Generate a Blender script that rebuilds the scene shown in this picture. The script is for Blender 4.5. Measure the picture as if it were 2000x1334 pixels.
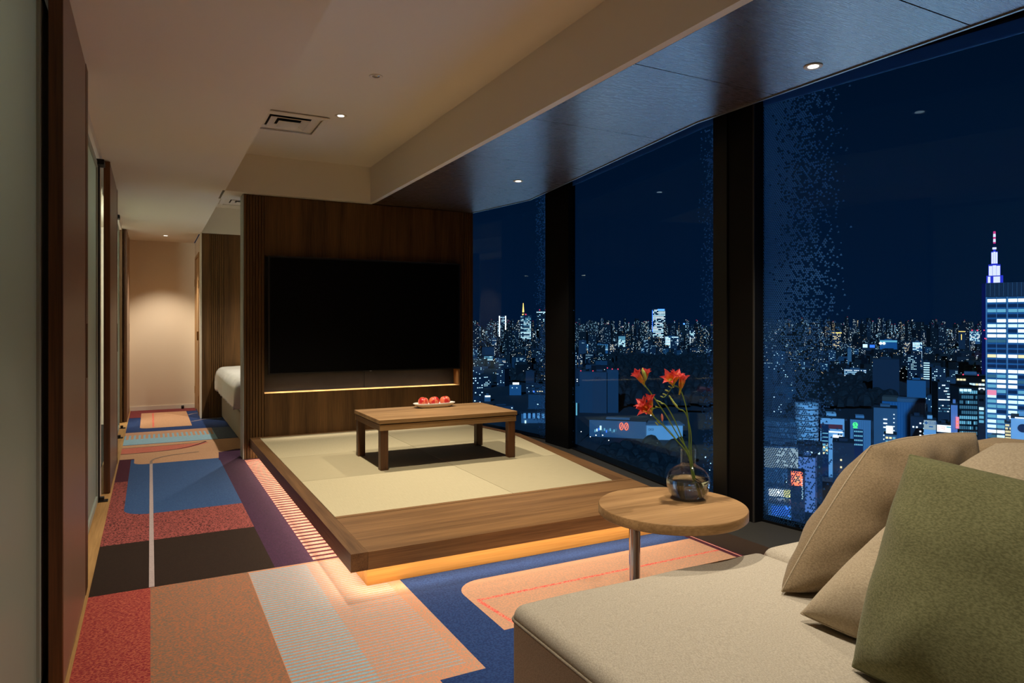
import bpy, bmesh, math, random
from mathutils import Vector, Matrix, noise

for o in list(bpy.data.objects):
    bpy.data.objects.remove(o)
scene = bpy.context.scene
COL = scene.collection
random.seed(7)

# ------------------------------------------------------------------ camera, sky, added facade fill sun, exposure
cam_data = bpy.data.cameras.new('camera')
cam = bpy.data.objects.new('camera', cam_data)
COL.objects.link(cam)
scene.camera = cam
cam.location = (0.0, 0.0, 1.2)
cam.rotation_euler = (math.pi / 2, 0.0, -math.atan(706.0 / 1333.0))
cam_data.sensor_width = 36.0
cam_data.lens = 24.0
cam_data.shift_y = -0.0175
cam_data.clip_start = 0.05
cam_data.clip_end = 40000.0

scene.view_settings.view_transform = 'Standard'
scene.view_settings.look = 'None'
scene.view_settings.gamma = 1.0
scene.view_settings.use_curve_mapping = False
scene.view_settings.exposure = 0.0
scene.cycles.use_denoising = True
scene.cycles.max_bounces = 10
scene.cycles.diffuse_bounces = 5
scene.cycles.transparent_max_bounces = 16
scene.cycles.sample_clamp_indirect = 6.0
scene.cycles.caustics_reflective = False
scene.cycles.caustics_refractive = False

world = bpy.data.worlds.new('night_sky')
scene.world = world
world.use_nodes = True
wn, wl = world.node_tree.nodes, world.node_tree.links
bg = wn['Background']
tc = wn.new('ShaderNodeTexCoord')
sx = wn.new('ShaderNodeSeparateXYZ')
rp = wn.new('ShaderNodeValToRGB')
rp.color_ramp.elements[0].position = 0.0
rp.color_ramp.elements[0].color = (0.0006, 0.0088, 0.031, 1)
rp.color_ramp.elements[1].position = 0.45
rp.color_ramp.elements[1].color = (0.0004, 0.0046, 0.0135, 1)
wl.new(tc.outputs['Generated'], sx.inputs[0])
wl.new(sx.outputs['Z'], rp.inputs[0])
wl.new(rp.outputs[0], bg.inputs[0])
bg.inputs[1].default_value = 1.0

facade_fill_data = bpy.data.lights.new('facade_fill', 'SUN')  # added sun lamp, stands for the blue city glow on the facades
facade_fill_data.energy = 3.2
facade_fill_data.color = (0.16, 0.52, 1.0)
facade_fill_data.angle = 0.02
facade_fill = bpy.data.objects.new('facade_fill', facade_fill_data)
COL.objects.link(facade_fill)
facade_fill.rotation_euler = Vector((0.62, 0.62, -0.48)).to_track_quat('-Z', 'Y').to_euler()

# ------------------------------------------------------------------ materials
MATS = {}


def nodes_of(name):
    m = bpy.data.materials.new(name)
    m.use_nodes = True
    MATS[name] = m
    nt = m.node_tree
    return m, nt.nodes, nt.links, nt.nodes['Principled BSDF']


def lin(r, g, b):
    def f(c):
        c /= 255.0
        return c / 12.92 if c <= 0.04045 else ((c + 0.055) / 1.055) ** 2.4
    return (f(r), f(g), f(b), 1.0)


def plain(name, col, rough=0.6, metal=0.0, spec=0.5, bump=0.0, bscale=200.0, vary=0.0):
    m, n, l, b = nodes_of(name)
    b.inputs['Base Color'].default_value = col
    b.inputs['Roughness'].default_value = rough
    b.inputs['Metallic'].default_value = metal
    b.inputs['Specular IOR Level'].default_value = spec
    if bump or vary:
        t = n.new('ShaderNodeTexCoord')
        nz = n.new('ShaderNodeTexNoise')
        nz.inputs['Scale'].default_value = bscale
        nz.inputs['Detail'].default_value = 3
        l.new(t.outputs['Object'], nz.inputs['Vector'])
        if bump:
            bp = n.new('ShaderNodeBump')
            bp.inputs['Strength'].default_value = bump
            bp.inputs['Distance'].default_value = 0.002
            l.new(nz.outputs[0], bp.inputs['Height'])
            l.new(bp.outputs[0], b.inputs['Normal'])
        if vary:
            r = n.new('ShaderNodeValToRGB')
            r.color_ramp.elements[0].position = 0.35
            r.color_ramp.elements[1].position = 0.65
            r.color_ramp.elements[0].color = tuple(c * (1 - vary) for c in col[:3]) + (1,)
            r.color_ramp.elements[1].color = tuple(min(1, c * (1 + vary)) for c in col[:3]) + (1,)
            l.new(nz.outputs[0], r.inputs[0])
            l.new(r.outputs[0], b.inputs['Base Color'])
    return m


def wood(name, dark, light, axis='Z', rough=0.42, spec=0.4, freq=1.0, gloss_coat=0.0):
    """long grain along axis, broad figure and fine pores"""
    m, n, l, b = nodes_of(name)
    t = n.new('ShaderNodeTexCoord')
    oi = n.new('ShaderNodeObjectInfo')
    mul = n.new('ShaderNodeMath'); mul.operation = 'MULTIPLY'; mul.inputs[1].default_value = 17.0
    l.new(oi.outputs['Random'], mul.inputs[0])
    add = n.new('ShaderNodeVectorMath'); add.operation = 'ADD'
    l.new(t.outputs['Object'], add.inputs[0])
    l.new(mul.outputs[0], add.inputs[1])
    def stretched(s_cross, s_long):
        mp = n.new('ShaderNodeMapping')
        sc = [s_cross * freq] * 3
        sc['XYZ'.index(axis)] = s_long * freq
        mp.inputs['Scale'].default_value = sc
        l.new(add.outputs[0], mp.inputs['Vector'])
        return mp
    n1 = n.new('ShaderNodeTexNoise'); n1.inputs['Scale'].default_value = 1.0
    n1.inputs['Detail'].default_value = 4; n1.inputs['Distortion'].default_value = 0.6
    l.new(stretched(11.0, 0.55).outputs[0], n1.inputs['Vector'])
    n2 = n.new('ShaderNodeTexNoise'); n2.inputs['Scale'].default_value = 1.0
    n2.inputs['Detail'].default_value = 5
    l.new(stretched(150.0, 4.0).outputs[0], n2.inputs['Vector'])
    mx = n.new('ShaderNodeMath'); mx.operation = 'MULTIPLY_ADD'
    mx.inputs[1].default_value = 0.42
    l.new(n2.outputs[0], mx.inputs[0])
    m2 = n.new('ShaderNodeMath'); m2.operation = 'MULTIPLY'; m2.inputs[1].default_value = 0.62
    l.new(n1.outputs[0], m2.inputs[0])
    l.new(m2.outputs[0], mx.inputs[2])
    r = n.new('ShaderNodeValToRGB')
    r.color_ramp.elements[0].position = 0.36; r.color_ramp.elements[0].color = dark
    r.color_ramp.elements[1].position = 0.66; r.color_ramp.elements[1].color = light
    l.new(mx.outputs[0], r.inputs[0])
    l.new(r.outputs[0], b.inputs['Base Color'])
    bp = n.new('ShaderNodeBump'); bp.inputs['Strength'].default_value = 0.12; bp.inputs['Distance'].default_value = 0.001
    l.new(n2.outputs[0], bp.inputs['Height'])
    l.new(bp.outputs[0], b.inputs['Normal'])
    b.inputs['Roughness'].default_value = rough
    b.inputs['Specular IOR Level'].default_value = spec
    b.inputs['Coat Weight'].default_value = gloss_coat
    return m


def mottle(name, c1, c2, scale=90.0, pos=(0.45, 0.55), pile=0.5, stretch=(1, 1, 1), rough=0.95):
    """carpet yarn of two colours tufted together"""
    m, n, l, b = nodes_of(name)
    t = n.new('ShaderNodeTexCoord')
    mp = n.new('ShaderNodeMapping'); mp.inputs['Scale'].default_value = stretch
    l.new(t.outputs['Object'], mp.inputs[0])
    nz = n.new('ShaderNodeTexNoise'); nz.inputs['Scale'].default_value = scale; nz.inputs['Detail'].default_value = 2
    l.new(mp.outputs[0], nz.inputs['Vector'])
    r = n.new('ShaderNodeValToRGB')
    r.color_ramp.elements[0].position = pos[0]; r.color_ramp.elements[0].color = c1
    r.color_ramp.elements[1].position = pos[1]; r.color_ramp.elements[1].color = c2
    l.new(nz.outputs[0], r.inputs[0])
    l.new(r.outputs[0], b.inputs['Base Color'])
    n2 = n.new('ShaderNodeTexNoise'); n2.inputs['Scale'].default_value = 420; n2.inputs['Detail'].default_value = 1
    l.new(t.outputs['Object'], n2.inputs['Vector'])
    bp = n.new('ShaderNodeBump'); bp.inputs['Strength'].default_value = pile; bp.inputs['Distance'].default_value = 0.003
    l.new(n2.outputs[0], bp.inputs['Height'])
    l.new(bp.outputs[0], b.inputs['Normal'])
    b.inputs['Roughness'].default_value = rough
    b.inputs['Specular IOR Level'].default_value = 0.1
    b.inputs['Sheen Weight'].default_value = 0.08
    return m


def fabric(name, c1, c2, scale=260.0, big=9.0):
    m, n, l, b = nodes_of(name)
    t = n.new('ShaderNodeTexCoord')
    mp = n.new('ShaderNodeMapping'); mp.inputs['Scale'].default_value = (1.0, 0.45, 1.0)
    l.new(t.outputs['Object'], mp.inputs[0])
    nz = n.new('ShaderNodeTexNoise'); nz.inputs['Scale'].default_value = scale; nz.inputs['Detail'].default_value = 3
    l.new(mp.outputs[0], nz.inputs['Vector'])
    r = n.new('ShaderNodeValToRGB')
    r.color_ramp.elements[0].position = 0.36; r.color_ramp.elements[0].color = c1
    r.color_ramp.elements[1].position = 0.64; r.color_ramp.elements[1].color = c2
    l.new(nz.outputs[0], r.inputs[0])
    l.new(r.outputs[0], b.inputs['Base Color'])
    w = n.new('ShaderNodeTexNoise'); w.inputs['Scale'].default_value = 700
    l.new(t.outputs['Object'], w.inputs['Vector'])
    bp = n.new('ShaderNodeBump'); bp.inputs['Strength'].default_value = 0.35; bp.inputs['Distance'].default_value = 0.001
    l.new(w.outputs[0], bp.inputs['Height'])
    l.new(bp.outputs[0], b.inputs['Normal'])
    b.inputs['Roughness'].default_value = 0.92
    b.inputs['Specular IOR Level'].default_value = 0.15
    b.inputs['Sheen Weight'].default_value = 0.12
    return m


def glow(name, col, strength, sampled=False):
    m = bpy.data.materials.new(name)
    m.use_nodes = True
    MATS[name] = m
    n, l = m.node_tree.nodes, m.node_tree.links
    n.remove(n['Principled BSDF'])
    e = n.new('ShaderNodeEmission')
    e.inputs[0].default_value = tuple(col[:3]) + (1,)
    e.inputs[1].default_value = strength
    l.new(e.outputs[0], n['Material Output'].inputs[0])
    if not sampled:
        m.cycles.emission_sampling = 'NONE'
    return m


# ------------------------------------------------------------------ mesh helpers
def tag(o, label=None, cat=None, group=None, kind=None):
    if label: o['label'] = label
    if cat: o['category'] = cat
    if group: o['group'] = group
    if kind: o['kind'] = kind
    return o


def empty(name, loc=(0, 0, 0), rz=0.0, label=None, cat=None, group=None, kind=None):
    o = bpy.data.objects.new(name, None)
    o.empty_display_size = 0.1
    COL.objects.link(o)
    o.location = loc
    o.rotation_euler = (0, 0, rz)
    return tag(o, label, cat, group, kind)


def link(name, me, mat=None, parent=None, loc=(0, 0, 0), rot=(0, 0, 0)):
    o = bpy.data.objects.new(name, me)
    COL.objects.link(o)
    o.location = loc
    o.rotation_euler = rot
    if mat is not None and not me.materials:
        for mm in (mat if isinstance(mat, (list, tuple)) else [mat]):
            me.materials.append(MATS[mm] if isinstance(mm, str) else mm)
    if parent is not None:
        o.parent = parent
    return o


def mesh_from(name, verts, faces, smooth=False, mats=None):
    me = bpy.data.meshes.new(name)
    me.from_pydata([tuple(v) for v in verts], [], faces)
    if mats:
        for i, p in enumerate(me.polygons):
            p.material_index = mats[i]
    if smooth:
        me.polygons.foreach_set('use_smooth', [True] * len(me.polygons))
    me.update()
    return me


def box_mesh(x0, x1, y0, y1, z0, z1, bevel=0.0, seg=2):
    bm = bmesh.new()
    vs = [bm.verts.new(p) for p in ((x0, y0, z0), (x1, y0, z0), (x1, y1, z0), (x0, y1, z0),
                                    (x0, y0, z1), (x1, y0, z1), (x1, y1, z1), (x0, y1, z1))]
    for f in ((3, 2, 1, 0), (4, 5, 6, 7), (0, 1, 5, 4), (1, 2, 6, 5), (2, 3, 7, 6), (3, 0, 4, 7)):
        bm.faces.new([vs[i] for i in f])
    if bevel:
        bmesh.ops.bevel(bm, geom=list(bm.edges), offset=bevel, segments=seg, profile=0.6, affect='EDGES')
    me = bpy.data.meshes.new('box')
    bm.to_mesh(me)
    bm.free()
    if bevel and seg > 2:
        me.polygons.foreach_set('use_smooth', [True] * len(me.polygons))
    return me


def box(name, x0, x1, y0, y1, z0, z1, mat, parent=None, bevel=0.0, seg=2):
    """box given in the scene's coordinates; origin at the base centre; parent must be unrotated"""
    cx, cy = (x0 + x1) / 2, (y0 + y1) / 2
    me = box_mesh(x0 - cx, x1 - cx, y0 - cy, y1 - cy, 0, z1 - z0, bevel, seg)
    loc = Vector((cx, cy, z0))
    if parent is not None:
        loc -= parent_origin(parent)
    return link(name, me, mat, parent, loc)


def parent_origin(p):
    v = Vector(p.location)
    while p.parent is not None:
        p = p.parent
        v += Vector(p.location)
    return v


def prism_mesh(poly, z0, z1):
    n = len(poly)
    v = [(x, y, z0) for x, y in poly] + [(x, y, z1) for x, y in poly]
    f = [tuple(range(n - 1, -1, -1)), tuple(range(n, 2 * n))]
    for i in range(n):
        j = (i + 1) % n
        f.append((i, j, n + j, n + i))
    return mesh_from('prism', v, f)


def prism(name, poly, z0, z1, mat, parent=None):
    area = sum(poly[i][0] * poly[(i + 1) % len(poly)][1] - poly[(i + 1) % len(poly)][0] * poly[i][1] for i in range(len(poly)))
    if area < 0:
        poly = poly[::-1]
    cx = sum(p[0] for p in poly) / len(poly); cy = sum(p[1] for p in poly) / len(poly)
    me = prism_mesh([(x - cx, y - cy) for x, y in poly], 0, z1 - z0)
    loc = Vector((cx, cy, z0))
    if parent is not None:
        loc -= parent_origin(parent)
    return link(name, me, mat, parent, loc)


def lathe_mesh(profile, seg=32):
    v, f = [], []
    for r, z in profile:
        for i in range(seg):
            t = 2 * math.pi * i / seg
            v.append((r * math.cos(t), r * math.sin(t), z))
    for k in range(len(profile) - 1):
        for i in range(seg):
            j = (i + 1) % seg
            f.append((k * seg + i, k * seg + j, (k + 1) * seg + j, (k + 1) * seg + i))
    if profile[0][0] > 1e-6:
        f.append(tuple(range(seg - 1, -1, -1)))
    if profile[-1][0] > 1e-6:
        b = (len(profile) - 1) * seg
        f.append(tuple(range(b, b + seg)))
    me = mesh_from('lathe', v, f, smooth=True)
    bm = bmesh.new(); bm.from_mesh(me)
    bmesh.ops.remove_doubles(bm, verts=bm.verts, dist=1e-6)
    bmesh.ops.recalc_face_normals(bm, faces=bm.faces)
    bm.to_mesh(me); bm.free()
    return me


def smooth_by_angle(me, deg=35):
    bm = bmesh.new(); bm.from_mesh(me)
    for e in bm.edges:
        if len(e.link_faces) == 2 and e.calc_face_angle(0) > math.radians(deg):
            e.smooth = False
    for fc in bm.faces:
        fc.smooth = True
    bm.to_mesh(me); bm.free()
    return me


def catmull(pts, n=6):
    P = [Vector(p) for p in pts]
    P = [2 * P[0] - P[1]] + P + [2 * P[-1] - P[-2]]
    out = []
    for i in range(1, len(P) - 2):
        for k in range(n):
            t = k / n
            a, b, c, d = P[i - 1], P[i], P[i + 1], P[i + 2]
            out.append(0.5 * (2 * b + (c - a) * t + (2 * a - 5 * b + 4 * c - d) * t * t + (3 * b - a - 3 * c + d) * t ** 3))
    out.append(P[-2])
    return out


def tube_mesh(pts, rad, seg=8, closed=False, cap=True):
    """rad: number or list of radii"""
    P = [Vector(p) for p in pts]
    n = len(P)
    R = rad if isinstance(rad, (list, tuple)) else [rad] * n
    v, f = [], []
    up = Vector((0, 0, 1))
    prev = None
    for i in range(n):
        if closed:
            t = (P[(i + 1) % n] - P[i - 1]).normalized()
        else:
            t = (P[min(i + 1, n - 1)] - P[max(i - 1, 0)]).normalized()
        if prev is None:
            a = t.cross(up)
            if a.length < 1e-4: a = t.cross(Vector((1, 0, 0)))
        else:
            a = prev - t * prev.dot(t)
        a.normalize(); prev = a
        b = t.cross(a)
        for k in range(seg):
            q = 2 * math.pi * k / seg
            v.append(P[i] + (a * math.cos(q) + b * math.sin(q)) * R[i])
    m = n if closed else n - 1
    for i in range(m):
        i2 = (i + 1) % n
        for k in range(seg):
            k2 = (k + 1) % seg
            f.append((i * seg + k, i * seg + k2, i2 * seg + k2, i2 * seg + k))
    if not closed and cap:
        f.append(tuple(range(seg - 1, -1, -1)))
        f.append(tuple(range((n - 1) * seg, n * seg)))
    return mesh_from('tube', v, f, smooth=True)


def spot(name, loc, target, watt, size_deg, blend=0.6, col=(1.0, 0.74, 0.45), radius=0.03):
    d = bpy.data.lights.new(name, 'SPOT')
    d.energy = watt
    d.color = col
    d.spot_size = math.radians(size_deg)
    d.spot_blend = blend
    d.shadow_soft_size = radius
    o = bpy.data.objects.new(name, d)
    COL.objects.link(o)
    o.location = loc
    o.rotation_euler = (Vector(target) - Vector(loc)).to_track_quat('-Z', 'Y').to_euler()
    return o


def strip_light(name, loc, rot, sx, sy, watt, col=(1.0, 0.6, 0.28)):
    d = bpy.data.lights.new(name, 'AREA')
    d.shape = 'RECTANGLE'; d.size = sx; d.size_y = sy
    d.energy = watt; d.color = col
    o = bpy.data.objects.new(name, d)
    COL.objects.link(o)
    o.location = loc; o.rotation_euler = rot
    return o

# ------------------------------------------------------------------ materials of the room
plain('ceiling_paint', lin(226, 218, 202), 0.9, bump=0.05, bscale=300)
plain('white_paint', lin(222, 212, 196), 0.85, bump=0.05, bscale=350)
plain('wallpaper', lin(222, 204, 180), 0.9, bump=0.12, bscale=260)
plain('white_plastic', lin(225, 218, 205), 0.5)
plain('dark_gap', lin(14, 12, 11), 0.8)
plain('black_metal', lin(11, 11, 12), 0.5, spec=0.2)
plain('black_plastic', lin(16, 16, 16), 0.4)
plain('sill_metal', lin(58, 56, 52), 0.5)
plain('alu', lin(158, 164, 154), 0.5, metal=0.15)
plain('steel_trim', lin(150, 150, 145), 0.35, metal=0.8)
plain('chrome', lin(205, 205, 208), 0.08, metal=1.0)
plain('brass', lin(150, 110, 60), 0.35, metal=0.9)
plain('slate', lin(30, 32, 36), 0.55, vary=0.15, bscale=14)
plain('screen', (0.0012, 0.0012, 0.0014, 1), 0.5, spec=0.1)
plain('panel_fabric', lin(136, 108, 88), 0.38, bump=0.3, bscale=420, vary=0.12, spec=0.35)
wood('walnut_v', lin(66, 44, 20), lin(114, 80, 43), 'Z', 0.5, 0.3)
wood('walnut_edge', lin(60, 36, 18), lin(112, 70, 38), 'Z', 0.45, 0.4)
wood('walnut_x', lin(100, 70, 42), lin(152, 112, 70), 'X', 0.42, 0.35)
wood('walnut_y', lin(88, 60, 35), lin(134, 97, 60), 'Y', 0.42, 0.35)
wood('table_oak', lin(124, 92, 58), lin(176, 138, 94), 'X', 0.42, 0.35)
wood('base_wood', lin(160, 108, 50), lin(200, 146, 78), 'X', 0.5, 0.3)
wood('threshold_wood', lin(150, 110, 62), lin(196, 152, 96), 'Y', 0.5, 0.3)
wood('door_wood', lin(150, 112, 70), lin(190, 150, 104), 'Z', 0.5, 0.3)
plain('led_white', (1, 1, 1, 1))
glow('lamp_lens', (1.0, 0.9, 0.74), 5.0)


def soffit_mat():
    m, n, l, b = nodes_of('soffit_laminate')
    t = n.new('ShaderNodeTexCoord')
    mp = n.new('ShaderNodeMapping'); mp.inputs['Scale'].default_value = (14, 420, 1)
    l.new(t.outputs['Object'], mp.inputs[0])
    nz = n.new('ShaderNodeTexNoise'); nz.inputs['Scale'].default_value = 1.0; nz.inputs['Detail'].default_value = 5
    l.new(mp.outputs[0], nz.inputs['Vector'])
    r = n.new('ShaderNodeValToRGB')
    r.color_ramp.elements[0].position = 0.35; r.color_ramp.elements[0].color = lin(64, 48, 36)
    r.color_ramp.elements[1].position = 0.7; r.color_ramp.elements[1].color = lin(92, 72, 56)
    l.new(nz.outputs[0], r.inputs[0]); l.new(r.outputs[0], b.inputs['Base Color'])
    r2 = n.new('ShaderNodeMapRange'); r2.inputs['To Min'].default_value = 0.2; r2.inputs['To Max'].default_value = 0.36
    l.new(nz.outputs[0], r2.inputs[0]); l.new(r2.outputs[0], b.inputs['Roughness'])
    bp = n.new('ShaderNodeBump'); bp.inputs['Strength'].default_value = 0.035; bp.inputs['Distance'].default_value = 0.001
    l.new(nz.outputs[0], bp.inputs['Height']); l.new(bp.outputs[0], b.inputs['Normal'])
    b.inputs['Specular IOR Level'].default_value = 0.5
    b.inputs['IOR'].default_value = 2.4
soffit_mat()


def frosted_mat():
    m, n, l, b = nodes_of('frosted_glass')
    b.inputs['Base Color'].default_value = lin(196, 202, 192)
    b.inputs['Roughness'].default_value = 0.35
    tr = n.new('ShaderNodeBsdfTranslucent'); tr.inputs[0].default_value = lin(214, 222, 210)
    mx = n.new('ShaderNodeMixShader'); mx.inputs[0].default_value = 0.5
    l.new(b.outputs[0], mx.inputs[1]); l.new(tr.outputs[0], mx.inputs[2])
    l.new(mx.outputs[0], n['Material Output'].inputs[0])
frosted_mat()


def window_glass(name, left, right, length, z_top):
    """clear pane; printed ceramic triangles thin out from both jambs, solid printed band along the head.
    pane coordinates: X along the pane, Z up (metres)"""
    m = bpy.data.materials.new(name); m.use_nodes = True; MATS[name] = m
    n, l = m.node_tree.nodes, m.node_tree.links
    n.remove(n['Principled BSDF'])

    def math_(op, a, b=None, c=None):
        q = n.new('ShaderNodeMath'); q.operation = op
        for i, v in enumerate((a, b, c)):
            if v is None: continue
            if isinstance(v, (int, float)): q.inputs[i].default_value = v
            else: l.new(v, q.inputs[i])
        return q.outputs[0]
    t = n.new('ShaderNodeTexCoord'); s = n.new('ShaderNodeSeparateXYZ')
    l.new(t.outputs['Object'], s.inputs[0])
    X, Z = s.outputs['X'], s.outputs['Z']
    P = 0.0098
    row = math_('FLOOR', math_('DIVIDE', Z, P))
    off = math_('MULTIPLY', math_('MODULO', row, 2.0), 0.5)
    ux = math_('ADD', math_('DIVIDE', X, P * 1.3), off)
    cell = math_('FLOOR', ux)
    fx = math_('FRACT', ux)
    fz = math_('FRACT', math_('DIVIDE', Z, P))
    tri = math_('LESS_THAN', math_('MULTIPLY', math_('ABSOLUTE', math_('SUBTRACT', fx, 0.5)), 2.0),
                math_('MULTIPLY', 0.92, math_('SUBTRACT', 1.0, fz)))
    cx = n.new('ShaderNodeCombineXYZ'); l.new(cell, cx.inputs[0]); l.new(row, cx.inputs[1])
    wn_ = n.new('ShaderNodeTexWhiteNoise'); wn_.noise_dimensions = '2D'; l.new(cx.outputs[0], wn_.inputs['Vector'])
    big = n.new('ShaderNodeTexNoise'); big.inputs['Scale'].default_value = 14.0; big.inputs['Detail'].default_value = 2
    l.new(t.outputs['Object'], big.inputs['Vector'])
    wob = math_('MULTIPLY', math_('SUBTRACT', big.outputs[0], 0.5), 0.6)

    def fade(dist, solid, reach):
        k = math_('SUBTRACT', 1.0, math_('DIVIDE', math_('SUBTRACT', dist, solid), reach - solid))
        return math_('ADD', k, wob)
    dens = None
    for side, spec_ in (('l', left), ('r', right)):
        if not spec_: continue
        d = X if side == 'l' else math_('SUBTRACT', length, X)
        k = fade(d, *spec_)
        dens = k if dens is None else math_('MAXIMUM', dens, k)
    dot = math_('MULTIPLY', tri, math_('LESS_THAN', wn_.outputs['Value'], dens))
    band = math_('GREATER_THAN', Z, z_top - 0.065)
    mask = math_('MAXIMUM', dot, band)
    ge = n.new('ShaderNodeNewGeometry'); dt = n.new('ShaderNodeVectorMath'); dt.operation = 'DOT_PRODUCT'
    l.new(ge.outputs['Normal'], dt.inputs[0]); l.new(ge.outputs['Incoming'], dt.inputs[1])
    cosv = math_('ABSOLUTE', dt.outputs['Value'])
    refl = math_('ADD', 0.014, math_('MULTIPLY', 0.9, math_('POWER', math_('SUBTRACT', 1.0, cosv), 5.0)))
    tp = n.new('ShaderNodeBsdfTransparent'); tp.inputs[0].default_value = (0.86, 0.93, 0.97, 1)
    gl = n.new('ShaderNodeBsdfGlossy'); gl.inputs['Roughness'].default_value = 0.0
    gl.inputs['Color'].default_value = (0.45, 0.7, 1.0, 1)
    m1 = n.new('ShaderNodeMixShader'); l.new(refl, m1.inputs[0]); l.new(tp.outputs[0], m1.inputs[1]); l.new(gl.outputs[0], m1.inputs[2])
    tl = n.new('ShaderNodeBsdfTranslucent'); tl.inputs[0].default_value = (0.13, 0.32, 0.58, 1)
    df = n.new('ShaderNodeBsdfDiffuse'); df.inputs[0].default_value = (0.03, 0.09, 0.2, 1)
    m2 = n.new('ShaderNodeMixShader'); m2.inputs[0].default_value = 0.5; l.new(df.outputs[0], m2.inputs[1]); l.new(tl.outputs[0], m2.inputs[2])
    m3 = n.new('ShaderNodeMixShader'); l.new(mask, m3.inputs[0]); l.new(m1.outputs[0], m3.inputs[1]); l.new(m2.outputs[0], m3.inputs[2])
    l.new(m3.outputs[0], n['Material Output'].inputs[0])
    return m


# ------------------------------------------------------------------ plan of the room (metres)
CEIL = 2.345
COFF = 2.68
X_CARPET = -0.24
SOFFIT_EDGE = [(2.70, 10.7), (2.647, 8.10), (3.10, 5.51), (2.747, 2.949), (2.796, 1.318), (2.85, -0.4), (2.85, -3.0)]
FACADE = [(3.37, 10.69), (2.945, 8.10), (3.37, 5.51), (3.02, 2.92), (3.44, 0.33), (3.02, -2.26), (3.16, -3.1)]


def along(poly, y):
    for (x0, y0), (x1, y1) in zip(poly, poly[1:]):
        if (y0 - y) * (y1 - y) <= 0 and y0 != y1:
            return x0 + (x1 - x0) * (y - y0) / (y1 - y0)
    return poly[-1][0]


def strip_poly(xl, poly, ya, yb):
    """polygon from x = xl to a polyline, between two depths"""
    pts = [(along(poly, ya), ya)] + [p for p in sorted(poly, key=lambda q: q[1]) if ya + 1e-4 < p[1] < yb - 1e-4] + [(along(poly, yb), yb)]
    return [(xl, ya)] + pts + [(xl, yb)]


# floor slab, threshold board
floor = empty('floor', (0, 0, -0.2), kind='structure')
prism('slab', [(-2.0, -3.1)] + [p for p in sorted([(x + 0.12, y) for x, y in FACADE], key=lambda q: q[1])] + [(-2.0, 10.8)], -0.2, -0.001, 'dark_gap', floor)
box('threshold', -0.36, X_CARPET, -3.0, 10.7, -0.001, 0.006, 'threshold_wood', floor)

# ceiling: corridor slab, coffers, beam, soffit of laminate panels
ceiling = empty('ceiling', (0, 0, CEIL), kind='structure')
box('corridor_board', -2.0, 0.548, -3.1, 10.8, CEIL, CEIL + 0.02, 'ceiling_paint', ceiling)
box('beam', 1.88, 2.93, 6.43, 6.6, CEIL + 0.031, CEIL + 0.39, 'dark_gap', ceiling)
box('beam', 0.568, 1.88, 6.34, 6.78, CEIL, CEIL + 0.34, 'ceiling_paint', ceiling)
box('coffer_face', 0.548, 0.568, -3.1, 6.34, CEIL, COFF + 0.02, 'ceiling_paint', ceiling)
box('coffer_face', 0.548, 0.568, 6.78, 9.45, CEIL, COFF + 0.02, 'ceiling_paint', ceiling)
box('coffer_face', 1.84, 1.88, -3.1, 6.34, CEIL - 0.004, COFF + 0.02, 'ceiling_paint', ceiling)
box('coffer_face', 1.84, 1.88, 6.78, 9.45, CEIL, COFF + 0.02, 'ceiling_paint', ceiling)
box('coffer_board', 0.548, 1.88, -3.1, 6.34, COFF, COFF + 0.02, 'ceiling_paint', ceiling)
box('coffer_board', 0.548, 1.88, 6.78, 9.47, COFF, COFF + 0.02, 'ceiling_paint', ceiling)
box('coffer_face', 0.548, 2.9, 9.45, 9.6, CEIL, COFF + 0.02, 'ceiling_paint', ceiling)
prism('roof_slab', [(-2.05, -3.2)] + [p for p in sorted([(x + 0.16, y) for x, y in FACADE], key=lambda q: q[1])] + [(-2.05, 10.9)], 2.74, 2.95, 'dark_gap', ceiling)
joints = [-3.06, -2.15, -1.24, -0.33, 0.58, 1.495, 2.41, 3.325, 4.24, 5.155, 6.07, 6.985, 7.9, 8.815, 9.45]
for ya, yb in zip(joints, joints[1:]):
    prism('soffit_panel', strip_poly(1.892, SOFFIT_EDGE, ya + 0.003, yb - 0.003), CEIL + 0.002, CEIL + 0.018, 'soffit_laminate', ceiling)
prism('soffit_backing', strip_poly(1.88, [(x - 0.01, y) for x, y in SOFFIT_EDGE], -3.05, 9.45), CEIL + 0.019, CEIL + 0.03, 'dark_gap', ceiling)

# thin metal edge along the soffit
trim = empty('trim_1', (2.8, 3.0, CEIL), kind='structure')
for (x0, y0), (x1, y1) in zip(SOFFIT_EDGE, SOFFIT_EDGE[1:]):
    prism('edge_bar', [(x0, y0), (x0 + 0.012, y0), (x1 + 0.012, y1), (x1, y1)], CEIL - 0.004, CEIL + 0.03, 'steel_trim', trim)

# window wall: sill, head, columns, panes
sill = empty('trim_2', (2.9, 3.0, 0), kind='structure')
sl = [(x - 0.05, y) for x, y in SOFFIT_EDGE]
pts_out = sorted([(x + 0.08, y) for x, y in FACADE], key=lambda q: q[1])
pts_in = sorted(sl, key=lambda q: q[1])
prism('sill_board', [(2.8, -3.05)] + pts_in[1:-1] + [(2.65, 10.6)] + pts_out[::-1][0:], 0.0, 0.088, 'sill_metal', sill)
head = empty('trim_3', (3.1, 3.0, 2.49), kind='structure')
for (x0, y0), (x1, y1) in zip(FACADE, FACADE[1:]):
    prism('head_bar', [(x0 - 0.03, y0), (x0 + 0.1, y0), (x1 + 0.1, y1), (x1 - 0.03, y1)], 2.488, 2.745, 'black_metal', head)
    prism('bottom_bar', [(x0 - 0.012, y0), (x0 + 0.1, y0), (x1 + 0.1, y1), (x1 - 0.012, y1)], 0.086, 0.1, 'black_metal', head)

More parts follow.
